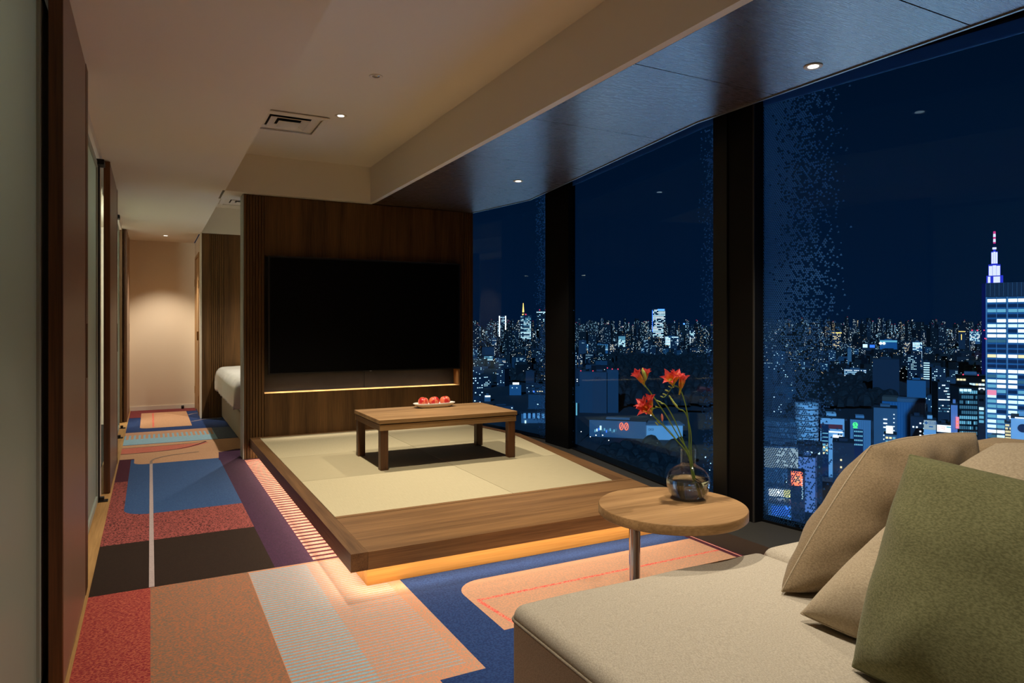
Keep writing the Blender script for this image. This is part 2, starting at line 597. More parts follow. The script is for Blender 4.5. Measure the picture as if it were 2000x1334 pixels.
cols = [(2.975, 3.06, 2.735, 3.035, 1), (3.27, 3.345, 5.11, 5.51, 0), (2.85, 3.1, 7.97, 8.23, 0), (3.3, 3.55, 0.2, 0.47, 0), (2.9, 3.15, -2.4, -2.12, 0)]
for k, (x0, x1, y0, y1, lines) in enumerate(cols):
    w = empty('trim_%d' % (k + 4), ((x0 + x1) / 2, (y0 + y1) / 2, 0.0), kind='structure')
    box('column_casing', x0, x1, y0, y1, 0.0, 2.745, 'black_metal', w, 0.004)
    if lines:
        box('cover_strip', x0 - 0.012, x0, y0 + 0.19, y1, 0.09, 2.745, 'black_plastic', w, 0.002)
        box('gasket_line', x0 - 0.004, x0 + 0.004, y0 - 0.004, y0 + 0.004, 0.09, 2.745, 'sill_metal', w)

frit = [((None), (0.05, 0.3)), ((0.02, 0.2), (0.02, 0.3)), ((0.04, 0.42), (0.02, 0.34)), ((0.24, 0.66), (0.05, 0.3)), (None, None), (None, None)]
for k, ((x0, y0), (x1, y1)) in enumerate(zip(FACADE, FACADE[1:])):
    L = math.hypot(x1 - x0, y1 - y0)
    nm = 'window_glass_%d' % (k + 1)
    window_glass(nm, frit[k][0], frit[k][1], L, 2.488)
    w = empty('window_%d' % (k + 1), (x0, y0, 0.0), math.atan2(y1 - y0, x1 - x0), kind='structure')
    link('pane', box_mesh(0.0, L, -0.002, 0.002, 0.1, 2.49), nm, w)

# partition with the television niche
PY = 6.42
part = empty('wall_back', (1.84, PY, 0), kind='structure')
NX0, NX1, NZ0, NZ1 = 0.90, 2.79, 0.571, 1.813
box('upper_panel', NX0, NX1, PY, PY + 0.2, NZ1, CEIL - 0.004, 'walnut_v', part)
box('lower_panel', NX0, NX1, PY, PY + 0.2, 0.0, NZ0, 'walnut_v', part)
box('niche_bright_board', NX0, NX1, PY + 0.001, PY + 0.15, NZ0, NZ0 + 0.003, 'threshold_wood', part)  # pale board added so the lit shelf top shows as a bright line
box('niche_back', NX0, (NX0 + NX1) / 2 - 0.002, PY + 0.15, PY + 0.19, NZ0, NZ1, 'slate', part)
box('niche_back', (NX0 + NX1) / 2 + 0.002, NX1, PY + 0.15, PY + 0.19, NZ0, NZ1, 'slate', part)
box('side_core', 0.728, NX0, PY + 0.012, PY + 0.2, 0.0, CEIL - 0.004, 'walnut_v', part)
box('side_core', NX1, 2.95, PY + 0.012, PY + 0.2, 0.0, CEIL - 0.004, 'walnut_v', part)
box('end_trim', 0.720, 0.728, PY + 0.0, PY + 0.2, 0.0, CEIL - 0.004, 'alu', part)
box('shadow_gap', 0.72, 2.95, PY + 0.03, PY + 0.17, CEIL - 0.004, CEIL - 0.0005, 'dark_gap', part)
for i in range(7):
    x = 0.7285 + i * 0.0245
    box('slat', x, x + 0.0185, PY, PY + 0.0125, 0.0, CEIL - 0.004, 'walnut_v', part, 0.002, 1)
for i in range(6):
    x = NX1 + 0.003 + i * 0.0265
    box('slat', x, x + 0.0195, PY, PY + 0.0125, 0.0, CEIL - 0.004, 'walnut_v', part, 0.002, 1)

# bedroom wall of walnut beyond
bw = empty('wall_bedroom', (1.8, 9.45, 0), kind='structure')
box('panel', 0.572, 0.66, 9.45, 9.6, 0, CEIL - 0.002, 'walnut_v', bw)
box('panel_core', 0.66, 0.83, 9.462, 9.6, 0, CEIL - 0.002, 'walnut_v', bw)
for i in range(7):
    box('slat', 0.6615 + i * 0.0243, 0.68 + i * 0.0243, 9.45, 9.4625, 0, CEIL - 0.002, 'walnut_v', bw, 0.002, 1)
box('panel', 0.832, 2.95, 9.45, 9.6, 0, CEIL - 0.002, 'walnut_v', bw)
box('corner_bead', 0.556, 0.572, 9.44, 9.6, 0, CEIL - 0.002, 'white_paint', bw)

# end of the corridor
ew = empty('wall_end', (0.15, 10.7, 0), kind='structure')
box('wall_board', -2.0, 0.8, 10.7, 10.8, 0, CEIL, 'wallpaper', ew)
box('baseboard_end', -0.25, 0.56, 10.688, 10.7, 0, 0.06, 'white_paint').update_tag()
tag(bpy.data.objects['baseboard_end'], kind='structure')
cw = empty('wall_corridor', (0.6, 10.0, 0), kind='structure')
box('wall_board', 0.56, 0.66, 9.6, 9.74, 0, CEIL, 'wallpaper', cw)
box('wall_board', 0.56, 0.66, 10.6, 10.7, 0, CEIL, 'wallpaper', cw)
box('wall_board', 0.56, 0.66, 9.74, 10.6, 2.13, CEIL, 'wallpaper', cw)
dr = empty('door_1', (0.57, 10.17, 0), kind='structure')
box('jamb', 0.552, 0.60, 9.74, 9.775, 0, 2.13, 'door_wood', dr)
box('jamb', 0.552, 0.60, 10.565, 10.6, 0, 2.13, 'door_wood', dr)
box('lintel', 0.552, 0.60, 9.775, 10.565, 2.095, 2.13, 'door_wood', dr)
lf = box('leaf', 0.566, 0.602, 9.778, 10.562, 0.008, 2.092, 'door_wood', dr, 0.002, 1)
for z in (0.22, 1.72):
    box('hinge', 0.548, 0.552, 10.58, 10.60, z, z + 0.1, 'brass', dr)
    box('hinge', 0.548, 0.552, 9.745, 9.765, z - 0.06, z + 0.04, 'brass', dr)
box('handle', 0.535, 0.566, 9.80, 9.815, 0.98, 1.1, 'brass', dr, 0.003, 1)
st = empty('door_stop', (0.40, 10.65, 0.0), label='small black door stop on the carpet by the corridor end wall', cat='door stop')
link('post', lathe_mesh([(0.018, 0.0), (0.018, 0.035), (0.015, 0.05), (0, 0.05)], 14), 'black_plastic', st)
link('plate', lathe_mesh([(0.024, 0.0), (0.024, 0.004), (0, 0.004)], 14), 'black_plastic', st)

# wet rooms behind the frosted doors, back wall behind the camera
lw = empty('wall_left', (-1.9, 4, 0), kind='structure')
box('wall_board', -2.0, -1.9, -3.1, 10.7, 0, CEIL, 'white_paint', lw)
box('cross_wall', -1.9, -0.42, 3.55, 3.65, 0, CEIL, 'white_paint', lw)
box('cross_wall', -1.9, -0.42, 6.75, 6.85, 0, CEIL, 'white_paint', lw)
box('cross_wall', -1.9, -0.42, 9.45, 9.55, 0, CEIL, 'white_paint', lw)
box('wall_board', -0.42, -0.30, 9.66, 10.7, 0, CEIL, 'wallpaper', lw)
rw = empty('wall_rear', (0.5, -3.05, 0), kind='structure')
box('wall_board', -2.0, 3.4, -3.15, -3.05, 0, COFF, 'walnut_v', rw)


def frosted_door(k, y0, y1, x=-0.325, far=0.032):
    d = empty('door_%d' % k, (x, (y0 + y1) / 2, 0), kind='structure')
    box('glass', x - 0.005, x + 0.005, y0 + 0.03, y1 - 0.03, 0.05, 2.24, 'frosted_glass', d)
    box('stile', x - 0.016, x + 0.016, y0, y0 + 0.032, 0.012, 2.27, 'alu', d, 0.002, 1)
    box('stile', x - 0.016, x + 0.016, y1 - far, y1, 0.012, 2.27, 'alu', d, 0.002, 1)
    box('rail', x - 0.016, x + 0.016, y0 + 0.032, y1 - 0.032, 0.012, 0.055, 'alu', d, 0.002, 1)
    box('rail', x - 0.016, x + 0.016, y0 + 0.032, y1 - 0.032, 2.235, 2.27, 'alu', d, 0.002, 1)
    box('track', x - 0.03, x + 0.03, y0 - 0.1, y1 + 0.2, 2.285, 2.344, 'white_paint', d)
    return d


def panel_door(k, y0, y1, edge_near=True):
    """sliding panel: fabric-textured face, walnut edges, recessed pull"""
    d = empty('door_%d' % k, (-0.27, (y0 + y1) / 2, 0), kind='structure')
    box('face_panel', -0.288, -0.251, y0 + 0.02, y1 - 0.11, 0.01, 2.335, 'panel_fabric', d)
    box('edge_board', -0.29, -0.25, y0, y0 + 0.02, 0.01, 2.338, 'walnut_edge', d, 0.002, 1)
    box('edge_board', -0.29, -0.249, y1 - 0.11, y1, 0.01, 2.338, 'walnut_edge', d, 0.002, 1)
    box('pull', -0.249, -0.2465, y1 - 0.075, y1 - 0.035, 0.96, 1.2, 'walnut_v', d, 0.001, 1)
    return d


frosted_door(2, 0.2, 2.96, far=0.34)
panel_door(3, 2.63, 3.62)
frosted_door(4, 3.55, 5.32)
panel_door(5, 5.56, 6.78)
frosted_door(6, 6.75, 8.9)
panel_door(7, 9.5, 10.45)
box('jamb', -0.42, -0.30, 9.44, 9.5, 0, CEIL, 'walnut_v', lw)
g5 = empty('trim_9', (-0.31, 5.45, 0), kind='structure')
box('jamb', -0.36, -0.305, 5.40, 5.56, 0.0, CEIL, 'white_paint', g5)
box('guide_bar', -0.345, -0.30, 5.325, 5.365, 0.0, 2.29, 'black_plastic', g5)
for i, (y, zz, nm) in enumerate(((5.34, 0.0, 'floor'), (8.95, 0.0, 'floor'), (8.2, 0.0, 'floor'))):
    gd = empty('floor_guide', (-0.28, y, 0.006), label=['small black sliding door guide beside the second brown panel',
               'small black sliding door guide nearest the corridor end', 'small black sliding door guide between the far frosted doors'][i], cat='door guide', group='sliding door guides')
    link('base', box_mesh(-0.028, 0.028, -0.03, 0.03, 0, 0.008, 0.002, 1), 'black_plastic', gd)
    link('roller', box_mesh(-0.022, 0.006, -0.018, 0.018, 0.008, 0.032, 0.003, 1), 'black_plastic', gd)
for i, y in enumerate((5.30, 7.2, 7.9)):
    gd = empty('hanger_bracket', (-0.30, y, 2.25), label=['black hanger bracket above the second frosted door', 'black hanger bracket above the third frosted door, nearer one',
               'black hanger bracket above the third frosted door, farther one'][i], cat='bracket', group='sliding door hangers')
    link('plate', box_mesh(-0.02, 0.03, -0.06, 0.06, 0.0, 0.035, 0.003, 1), 'black_metal', gd)
    link('arm', box_mesh(-0.012, 0.0, -0.01, 0.01, 0.035, 0.09, 0.002, 1), 'black_metal', gd)
wet = bpy.data.lights.new('wet_room_lamp', 'POINT'); wet.energy = 45; wet.color = (0.95, 1.0, 0.86); wet.shadow_soft_size = 0.15
wo = bpy.data.objects.new('wet_room_lamp', wet); COL.objects.link(wo); wo.location = (-1.1, 8.0, 2.1)
wet2 = bpy.data.lights.new('wet_room_lamp_near', 'POINT'); wet2.energy = 9; wet2.color = (0.97, 1.0, 0.9); wet2.shadow_soft_size = 0.15
for p in ((-1.1, 5.1, 2.0), (-1.1, 1.6, 2.0)):
    wo = bpy.data.objects.new('wet_room_lamp_near', wet2); COL.objects.link(wo); wo.location = p

# ------------------------------------------------------------------ downlights and air vents
ring = lathe_mesh([(0.022, 0.0), (0.038, -0.004), (0.041, -0.002), (0.041, 0.002), (0.022, 0.002)], 24)
lens = lathe_mesh([(0.0, 0.0), (0.0225, 0.0), (0.0225, 0.003), (0.0, 0.003)], 20)
lens_off = lens.copy()
plain('reflector', lin(200, 195, 185), 0.25, metal=0.7)


def downlight(loc, label, watt, target=None, size=95, col=(1.0, 0.89, 0.72), lit=True, blend=0.7):
    d = empty('downlight', loc, label=label, cat='downlight', group='recessed ceiling downlights')
    r = link('trim_ring', ring, 'white_plastic', d)
    link('lens', lens if lit else lens_off, 'lamp_lens' if lit else 'reflector', d, (0, 0, -0.002))
    tgt = target or (loc[0], loc[1], 0)
    s = spot('downlight_beam', (loc[0], loc[1], loc[2] - 0.02), tgt, watt, size, blend, col)
    return d


downlight((1.193, 3.99, COFF - 0.001), 'pale ceiling downlight nearer the camera in the raised ceiling', 135, size=92, lit=False)
downlight((1.198, 4.865, COFF - 0.001), 'bright ceiling downlight beside the square air vent', 155, size=92)
downlight((2.61, 2.06, CEIL + 0.001), 'downlight in the dark soffit above the sofa and round table', 105, size=92)
downlight((2.615, 4.83, CEIL + 0.001), 'downlight in the dark soffit above the low table', 95, size=92)
downlight((0.175, 9.95, CEIL - 0.001), 'ceiling downlight in front of the corridor end wall', 110, (0.16, 10.25, 0), 85)
# lamps of the same run outside the picture
spot('downlight_beam', (1.19, 2.2, COFF - 0.03), (1.19, 2.2, 0), 140, 95, 0.7, (1.0, 0.89, 0.72))
spot('downlight_beam', (1.19, 0.9, COFF - 0.03), (1.4, 1.0, 0), 95, 95, 0.7, (1.0, 0.89, 0.72))
spot('downlight_beam', (1.3, 7.9, COFF - 0.03), (1.3, 7.9, 0), 190, 115, 0.7, (1.0, 0.92, 0.78))

for x, y in ((1.19, 2.2), (1.19, 0.9), (1.3, 7.9)):
    link('lamp_ring', ring, None, ceiling, (x, y, COFF - CEIL - 0.001))
    link('lamp_glass', lens, None, ceiling, (x, y, COFF - CEIL - 0.003))


def vent(cx, cy, z, label):
    v = empty('air_vent', (cx, cy, z), label=label, cat='air vent', group='square ceiling air vents')
    def ring_box(nm, r0, r1, za, zb, mat):
        vs, fs = [], []
        for r, zz in ((r1, za), (r0, zb)):
            vs += [(-r, -r, zz), (r, -r, zz), (r, r, zz), (-r, r, zz)]
        for i in range(4):
            j = (i + 1) % 4
            fs.append((i, j, 4 + j, 4 + i))
        vs += [(x, y, zz + 0.006) for x, y, zz in vs]
        for i in range(4):
            j = (i + 1) % 4
            fs.append((8 + i, 12 + i, 12 + j, 8 + j))
            fs.append((i, 8 + i, 8 + j, j)); fs.append((4 + i, 4 + j, 12 + j, 12 + i))
        link(nm, mesh_from(nm, vs, fs), mat, v)
    ring_box('frame', 0.21, 0.25, -0.012, -0.02, 'white_plastic')
    ring_box('cone', 0.145, 0.205, -0.008, -0.002, 'white_plastic')
    ring_box('cone', 0.085, 0.135, -0.018, -0.004, 'white_plastic')
    link('core', box_mesh(-0.075, 0.075, -0.075, 0.075, -0.026, -0.018, 0.003, 1), 'white_plastic', v)
    link('duct', box_mesh(-0.2, 0.2, -0.2, 0.2, -0.001, 0.0005), 'dark_gap', v)
    return v


vent(0.89, 5.195, COFF, 'square white air vent in the raised ceiling over the platform')
vent(0.99, 8.86, COFF, 'square white air vent in the bedroom ceiling behind the partition')

# ------------------------------------------------------------------ carpet (woven in one piece, colour fields follow the room's axes)
mottle('yarn_red', lin(146, 50, 52), lin(188, 92, 72), 105, stretch=(1.0, 1.7, 1))
mottle('yarn_orange', lin(130, 110, 92), lin(186, 114, 78), 110, (0.42, 0.6), stretch=(1.0, 1.7, 1))
mottle('yarn_peach', lin(178, 152, 132), lin(218, 146, 110), 170, (0.42, 0.58))
mottle('yarn_tan', lin(186, 146, 120), lin(206, 152, 120), 120)
mottle('yarn_tan_plain', lin(196, 148, 112), lin(206, 158, 122), 120)
mottle('yarn_navy', lin(30, 52, 100), lin(40, 66, 116), 120)
mottle('yarn_blue', lin(50, 80, 126), lin(58, 90, 136), 120)
mottle('yarn_sky', lin(142, 176, 192), lin(152, 186, 202), 120)
mottle('yarn_brown', lin(38, 24, 16), lin(46, 30, 21), 160)
mottle('yarn_brick', lin(70, 34, 34), lin(166, 84, 78), 105, (0.40, 0.52))
mottle('yarn_purple', lin(60, 32, 58), lin(70, 38, 66), 120)
mottle('yarn_plum', lin(70, 26, 44), lin(84, 32, 48), 120)
mottle('yarn_maroon', lin(112, 46, 52), lin(134, 58, 58), 90)
mottle('yarn_grey', lin(178, 160, 158), lin(188, 170, 166), 120)
mottle('yarn_taupe', lin(136, 116, 104), lin(158, 136, 122), 120)
mottle('yarn_coral', lin(196, 106, 88), lin(206, 118, 98), 120)
mottle('yarn_coral_spot', lin(222, 150, 120), lin(224, 84, 78), 150, (0.42, 0.55))
mottle('yarn_pink', lin(232, 150, 132), lin(240, 164, 146), 120)
mottle('yarn_teal', lin(64, 84, 108), lin(76, 96, 120), 120)
YARNS = ['yarn_navy', 'yarn_red', 'yarn_orange', 'yarn_peach', 'yarn_tan', 'yarn_tan_plain', 'yarn_blue', 'yarn_sky', 'yarn_brown', 'yarn_brick', 'yarn_purple',
         'yarn_plum', 'yarn_maroon', 'yarn_grey', 'yarn_taupe', 'yarn_coral', 'yarn_coral_spot', 'yarn_pink', 'yarn_teal']
cv, cf, cm = [], [], []
layer = [0]


def field(poly, yarn):
    layer[0] += 1
    z = 0.002 + layer[0] * 0.00004
    b = len(cv)
    cv.extend((x, y, z) for x, y in poly)
    cf.append(tuple(range(b, b + len(poly))))
    cm.append(YARNS.index(yarn))


def rect(x0, x1, y0, y1, yarn):
    field([(x0, y0), (x1, y0), (x1, y1), (x0, y1)], yarn)


def rounded(x0, x1, y0, y1, yarn, r, corners):
    pts = []
    for name, cx, cy, a0 in (('bl', x0, y0, 180), ('br', x1, y0, 270), ('tr', x1, y1, 0), ('tl', x0, y1, 90)):
        if name in corners:
            sx_ = 1 if cx == x0 else -1; sy_ = 1 if cy == y0 else -1
            for k in range(9):
                t = math.radians(a0 + 90 * k / 8)
                pts.append((cx + sx_ * r + r * math.cos(t), cy + sy_ * r + r * math.sin(t)))
        else:
            pts.append((cx, cy))
    field(pts, yarn)


def ribbon(pts, w, yarn):
    P = catmull([(x, y, 0) for x, y in pts], 6)
    for a, b in zip(P, P[1:]):
        t = (b - a).normalized(); nn = Vector((-t.y, t.x, 0)) * w / 2
        field([tuple((a - nn).xy), tuple((b - nn).xy), tuple((b + nn).xy), tuple((a + nn).xy)], yarn)
    layer[0] -= len(P) - 2


XR = 3.0
rect(X_CARPET, XR, -3.05, 10.7, 'yarn_navy')
rect(X_CARPET, 0.0, -3.05, 3.505, 'yarn_red')
rect(0.0, 0.415, -3.05, 3.505, 'yarn_orange')
rect(0.415, 0.86, -3.05, 2.14, 'yarn_peach')
rect(0.415, 1.03, 2.14, 3.505, 'yarn_peach')
lay = layer[0]
y = 3.48
while y > -2.9:
    layer[0] = lay
    rect(0.418, 0.683, y - 0.0117, y, 'yarn_sky')
    if y > 2.2:
        rect(0.683, 0.985 - 0.02 * (y - 2.2), y - 0.008, y - 0.0036, 'yarn_sky')
    y -= 0.0234
layer[0] = lay + 2
rounded(1.222, 2.655, 2.372, 2.9, 'yarn_tan', 0.14, ('tl',))
rect(1.30, 2.655, -1.0, 2.375, 'yarn_tan')
rect(1.25, 2.655, 2.672, 2.69, 'yarn_coral_spot')
field([(1.245, 2.672), (1.262, 2.69), (1.30, 2.372), (1.284, 2.372)], 'yarn_coral_spot')
rect(2.655, 2.84, -3.0, 3.06, 'yarn_plum')
rect(2.84, XR, -3.0, 3.06, 'yarn_brown')
for x in (2.685, 2.725, 2.765, 2.805):
    rect(x, x + 0.008, 2.0, 3.05, 'yarn_pink')
# corridor
rect(X_CARPET, 0.54, 3.505, 4.27, 'yarn_brown')
rect(X_CARPET, 0.54, 4.27, 6.0, 'yarn_brick')
rect(X_CARPET, 0.0, 5.94, 6.9, 'yarn_plum')
rounded(-0.15, 0.545, 4.868, 6.86, 'yarn_blue', 0.16, ('bl',))
rect(0.54, 0.9, 3.505, 6.98, 'yarn_purple')
rect(0.727, 0.9, 3.505, 6.4, 'yarn_plum')
lay = layer[0]
y = 3.53
while y < 6.4:
    layer[0] = lay
    rect(0.729, 0.9, y, y + 0.037, 'yarn_pink')
    y += 0.0625
layer[0] = lay + 1
rect(X_CARPET, 0.9, 6.9, 7.68, 'yarn_tan_plain')
rounded(-0.125, 0.56, 6.6, 7.1, 'yarn_tan_plain', 0.1, ('bl',))
field([(0.53, 6.5), (0.9, 6.5), (0.9, 6.98), (0.72, 7.0), (0.56, 6.88)], 'yarn_purple')
field([(X_CARPET, 7.2), (0.1, 7.2), (0.3, 7.26), (0.52, 7.5), (0.5, 7.52), (X_CARPET, 7.5)], 'yarn_coral')
ribbon([(X_CARPET, 7.18), (0.0, 7.19), (0.2, 7.24), (0.36, 7.36), (0.5, 7.58)], 0.022, 'yarn_plum')
ribbon([(X_CARPET, 7.52), (0.1, 7.52), (0.3, 7.54), (0.5, 7.6)], 0.014, 'yarn_plum')
rect(X_CARPET, 0.62, 7.70, 8.02, 'yarn_sky')
rect(X_CARPET, 0.68, 8.02, 8.56, 'yarn_sky')
rect(X_CARPET, 0.68, 8.34, 8.56, 'yarn_tan')
lay = layer[0]
for i in range(20):
    layer[0] = lay
    rect(-0.225 + i * 0.045, -0.2 + i * 0.045, 8.06, 8.35, 'yarn_tan')
rect(0.62, 1.0, 7.70, 8.56, 'yarn_teal')
for i in range(12):
    rect(0.62, 1.0, 7.72 + i * 0.07, 7.73 + i * 0.07, 'yarn_taupe')
rect(X_CARPET, -0.1, 9.88, 10.7, 'yarn_maroon')
rect(X_CARPET, 0.56, 10.34, 10.7, 'yarn_maroon')
rounded(-0.107, 0.432, 8.84, 10.34, 'yarn_tan_plain', 0.09, ('bl',))
rect(0.02, 0.04, 8.9, 10.3, 'yarn_coral_spot')
ribbon([(0.44, 9.2), (0.6, 9.35), (0.8, 9.4)], 0.02, 'yarn_grey')
ribbon([(0.44, 9.9), (0.5, 10.0), (0.56, 10.05)], 0.02, 'yarn_grey')
rect(-0.006, 0.0165, 3.505, 6.6, 'yarn_grey')
ribbon([(0.005, 6.58), (0.012, 6.75), (0.07, 6.86), (0.2, 6.95), (0.4, 7.0)], 0.02, 'yarn_taupe')
me = mesh_from('carpet', cv, cf, mats=cm)
cp = link('carpet', me, YARNS)
tag(cp, 'wall-to-wall carpet with abstract fields of red, orange, blue, purple and brown', 'carpet')

# ------------------------------------------------------------------ tatami platform
def tatami_mat(name, c1, c2, axis):
    m, n, l, b = nodes_of(name)
    t = n.new('ShaderNodeTexCoord'); mp = n.new('ShaderNodeMapping')
    mp.inputs['Scale'].default_value = (900, 14, 1) if axis == 'Y' else (14, 900, 1)
    l.new(t.outputs['Object'], mp.inputs[0])
    nz = n.new('ShaderNodeTexNoise'); nz.inputs['Scale'].default_value = 1.0; nz.inputs['Detail'].default_value = 2
    l.new(mp.outputs[0], nz.inputs['Vector'])
    r = n.new('ShaderNodeValToRGB'); r.color_ramp.elements[0].position = 0.3; r.color_ramp.elements[1].position = 0.7
    r.color_ramp.elements[0].color = c1; r.color_ramp.elements[1].color = c2
    l.new(nz.outputs[0], r.inputs[0]); l.new(r.outputs[0], b.inputs['Base Color'])
    bp = n.new('ShaderNodeBump'); bp.inputs['Strength'].default_value = 0.3; bp.inputs['Distance'].default_value = 0.001
    l.new(nz.outputs[0], bp.inputs['Height']); l.new(bp.outputs[0], b.inputs['Normal'])
    b.inputs['Roughness'].default_value = 0.7; b.inputs['Specular IOR Level'].default_value = 0.25
tatami_mat('tatami_a', lin(184, 171, 136), lin(200, 187, 151), 'Y')
tatami_mat('tatami_b', lin(174, 161, 127), lin(190, 177, 142), 'X')
glow('led_tape', (1.0, 0.70, 0.40), 5.0)

PX0, PY0, PT = 0.774, 2.966, 0.19
PLAT_R = [(2.86, 6.42), (3.0, 5.5), (2.695, 2.966)]
pf = empty('tatami_platform', (1.8, 4.7, 0), label='raised walnut platform with six pale tatami mats below the television', cat='platform')
# recessed plinth
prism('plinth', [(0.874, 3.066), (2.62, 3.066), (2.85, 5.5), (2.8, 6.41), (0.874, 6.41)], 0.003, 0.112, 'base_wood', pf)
# rim boards and deck
prism('rim_board', [(PX0, PY0), (0.850, PY0), (0.850, 6.415), (PX0, 6.415)], 0.11, PT, 'walnut_y', pf)
prism('rim_board', [(along(PLAT_R, PY0) - 0.06, 3.585), (along(PLAT_R, 3.585), 3.585), (3.0, 5.5), (2.86, 6.415), (2.79, 6.415), (2.93, 5.5)], 0.11, PT, 'walnut_y', pf)
prism('rim_board', [(0.851, 6.365), (2.79, 6.365), (2.79, 6.415), (0.851, 6.415)], 0.11, PT, 'walnut_x', pf)
prism('deck_board', [(0.851, PY0), (along(PLAT_R, PY0), PY0), (along(PLAT_R, 3.55), 3.55), (0.851, 3.55)], 0.11, PT - 0.0005, 'walnut_x', pf)
prism('rim_board', [(0.851, 3.552), (along(PLAT_R, 3.552), 3.552), (along(PLAT_R, 3.584), 3.584), (0.851, 3.584)], 0.11, PT + 0.001, 'walnut_x', pf)
prism('sub_floor', [(0.852, 3.586), (along(PLAT_R, 3.59) - 0.06, 3.586), (2.92, 5.5), (2.78, 6.364), (0.852, 6.364)], 0.112, 0.16, 'dark_gap', pf)
rows = [3.587, 4.488, 5.345, 6.362]


def rim_in(y):
    return along([(2.785, 6.4), (2.925, 5.5), (2.64, 3.0)], y) - 0.003


for i in range(3):
    ya, yb = rows[i] + 0.0015, rows[i + 1] - 0.0015
    k = (i % 2)
    prism('tatami_mat', [(0.853, ya), (1.9085, ya), (1.9085, yb), (0.853, yb)], 0.16, PT - 0.001, 'tatami_a' if k == 0 else 'tatami_b', pf)
    pts = [(1.9115, ya), (rim_in(ya), ya)] + ([(rim_in(5.5), 5.5)] if i == 2 else []) + [(rim_in(yb), yb), (1.9115, yb)]
    prism('tatami_mat', pts, 0.16, PT - 0.001, 'tatami_b' if k == 0 else 'tatami_a', pf)
# warm LED tape under the overhang
box('led_tape', 0.806, 0.818, 3.02, 6.38, 0.104, 0.109, 'led_tape', pf)
box('led_tape', 0.83, 2.62, 3.0, 3.012, 0.104, 0.109, 'led_tape', pf)
strip_light('led_tape_glow', (0.812, 4.7, 0.101), (0, 0, 0), 0.012, 3.36, 5.0, (1.0, 0.84, 0.64))
strip_light('led_tape_glow', (1.72, 3.006, 0.101), (0, 0, 0), 1.79, 0.012, 3.0, (1.0, 0.80, 0.55))

# ------------------------------------------------------------------ television and its niche lamp
tv = empty('television', (1.845, 6.355, 0.745), label='large black flat television mounted in the walnut niche', cat='television')
box('screen', 0.935, 2.755, 6.347, 6.352, 0.758, 1.788, 'screen', tv)
fr = box('bezel', 0.922, 2.768, 6.352, 6.385, 0.745, 1.80, 'black_plastic', tv, 0.003, 1)
for n_, a in (('bezel_strip', (0.922, 2.768, 6.346, 6.352, 0.745, 0.758)), ('bezel_strip', (0.922, 2.768, 6.346, 6.352, 1.788, 1.80)),
              ('bezel_strip', (0.922, 0.935, 6.346, 6.352, 0.758, 1.788)), ('bezel_strip', (2.755, 2.768, 6.346, 6.352, 0.758, 1.788))):
    box(n_, *a, 'black_plastic', tv)
box('rear_shell', 1.2, 2.5, 6.385, 6.43, 0.9, 1.65, 'black_plastic', tv, 0.01)
box('wall_bracket', 1.55, 2.15, 6.43, 6.57, 1.05, 1.45, 'black_metal', tv)
box('logo_bar', 1.835, 1.855, 6.345, 6.347, 0.749, 0.755, 'steel_trim', tv)
box('lamp_diffuser', 0.99, 2.76, 6.545, 6.56, 1.735, 1.74, 'led_tape', part)
box('lamp_channel', 0.985, 2.765, 6.54, 6.565, 1.74, 1.75, 'alu', part)
strip_light('niche_lamp_glow', (1.87, 6.40, 0.742), (math.radians(-8), 0, 0), 1.72, 0.012, 0.8, (0.8, 0.9, 1.0))
strip_light('niche_edge_glow', (1.845, 6.475, 0.74), (0, 0, 0), 1.86, 0.02, 4.5, (1.0, 0.84, 0.68)).data.spread = math.radians(75)

# ------------------------------------------------------------------ low table, dish, apples
TX0, TX1, TY0, TY1, TZ = 1.383, 2.455, 4.548, 5.20, 0.538
lt = empty('low_table', ((TX0 + TX1) / 2, (TY0 + TY1) / 2, PT), label='low rectangular oak table standing on the tatami platform', cat='table')
box('table_top', TX0, TX1, TY0, TY1, TZ - 0.028, TZ, 'table_oak', lt, 0.003)
box('shadow_gap', TX0 + 0.02, TX1 - 0.02, TY0 + 0.02, TY1 - 0.02, TZ - 0.034, TZ - 0.028, 'dark_gap', lt)
box('apron', TX0 + 0.006, TX1 - 0.006, TY0 + 0.006, TY0 + 0.03, TZ - 0.075, TZ - 0.034, 'table_oak', lt, 0.002)
box('apron', TX0 + 0.006, TX1 - 0.006, TY1 - 0.03, TY1 - 0.006, TZ - 0.075, TZ - 0.034, 'table_oak', lt, 0.002)
box('apron', TX0 + 0.006, TX0 + 0.03, TY0 + 0.03, TY1 - 0.03, TZ - 0.075, TZ - 0.034, 'walnut_y', lt, 0.002)
box('apron', TX1 - 0.03, TX1 - 0.006, TY0 + 0.03, TY1 - 0.03, TZ - 0.075, TZ - 0.034, 'walnut_y', lt, 0.002)
for x in (TX0 + 0.012, TX1 - 0.068):
    for y in (TY0 + 0.012, TY1 - 0.068):
        box('leg', x, x + 0.056, y, y + 0.056, PT - 0.0005, TZ - 0.036, 'walnut_edge', lt, 0.004)

plain('glazed_ceramic', lin(226, 222, 210), 0.25)
dish = empty('fruit_dish', (1.99, 5.075, TZ), label='long oval white ceramic dish holding three apples', cat='dish')
prof = [(0.0, 0.004), (0.62, 0.003), (0.70, 0.0), (0.76, 0.002), (0.90, 0.018), (1.0, 0.034), (0.985, 0.036), (0.88, 0.024), (0.74, 0.010), (0.0, 0.008)]
dm = lathe_mesh([(r, z) for r, z in prof], 48)
for v in dm.vertices:
    t = math.atan2(v.co.y, v.co.x); r = math.hypot(v.co.x, v.co.y)
    q = (abs(math.cos(t)) ** 3 + abs(math.sin(t)) ** 3) ** (-1 / 3)
    v.co.x = 0.172 * r * q * math.cos(t); v.co.y = 0.072 * r * q * math.sin(t)
link('bowl', dm, 'glazed_ceramic', dish)


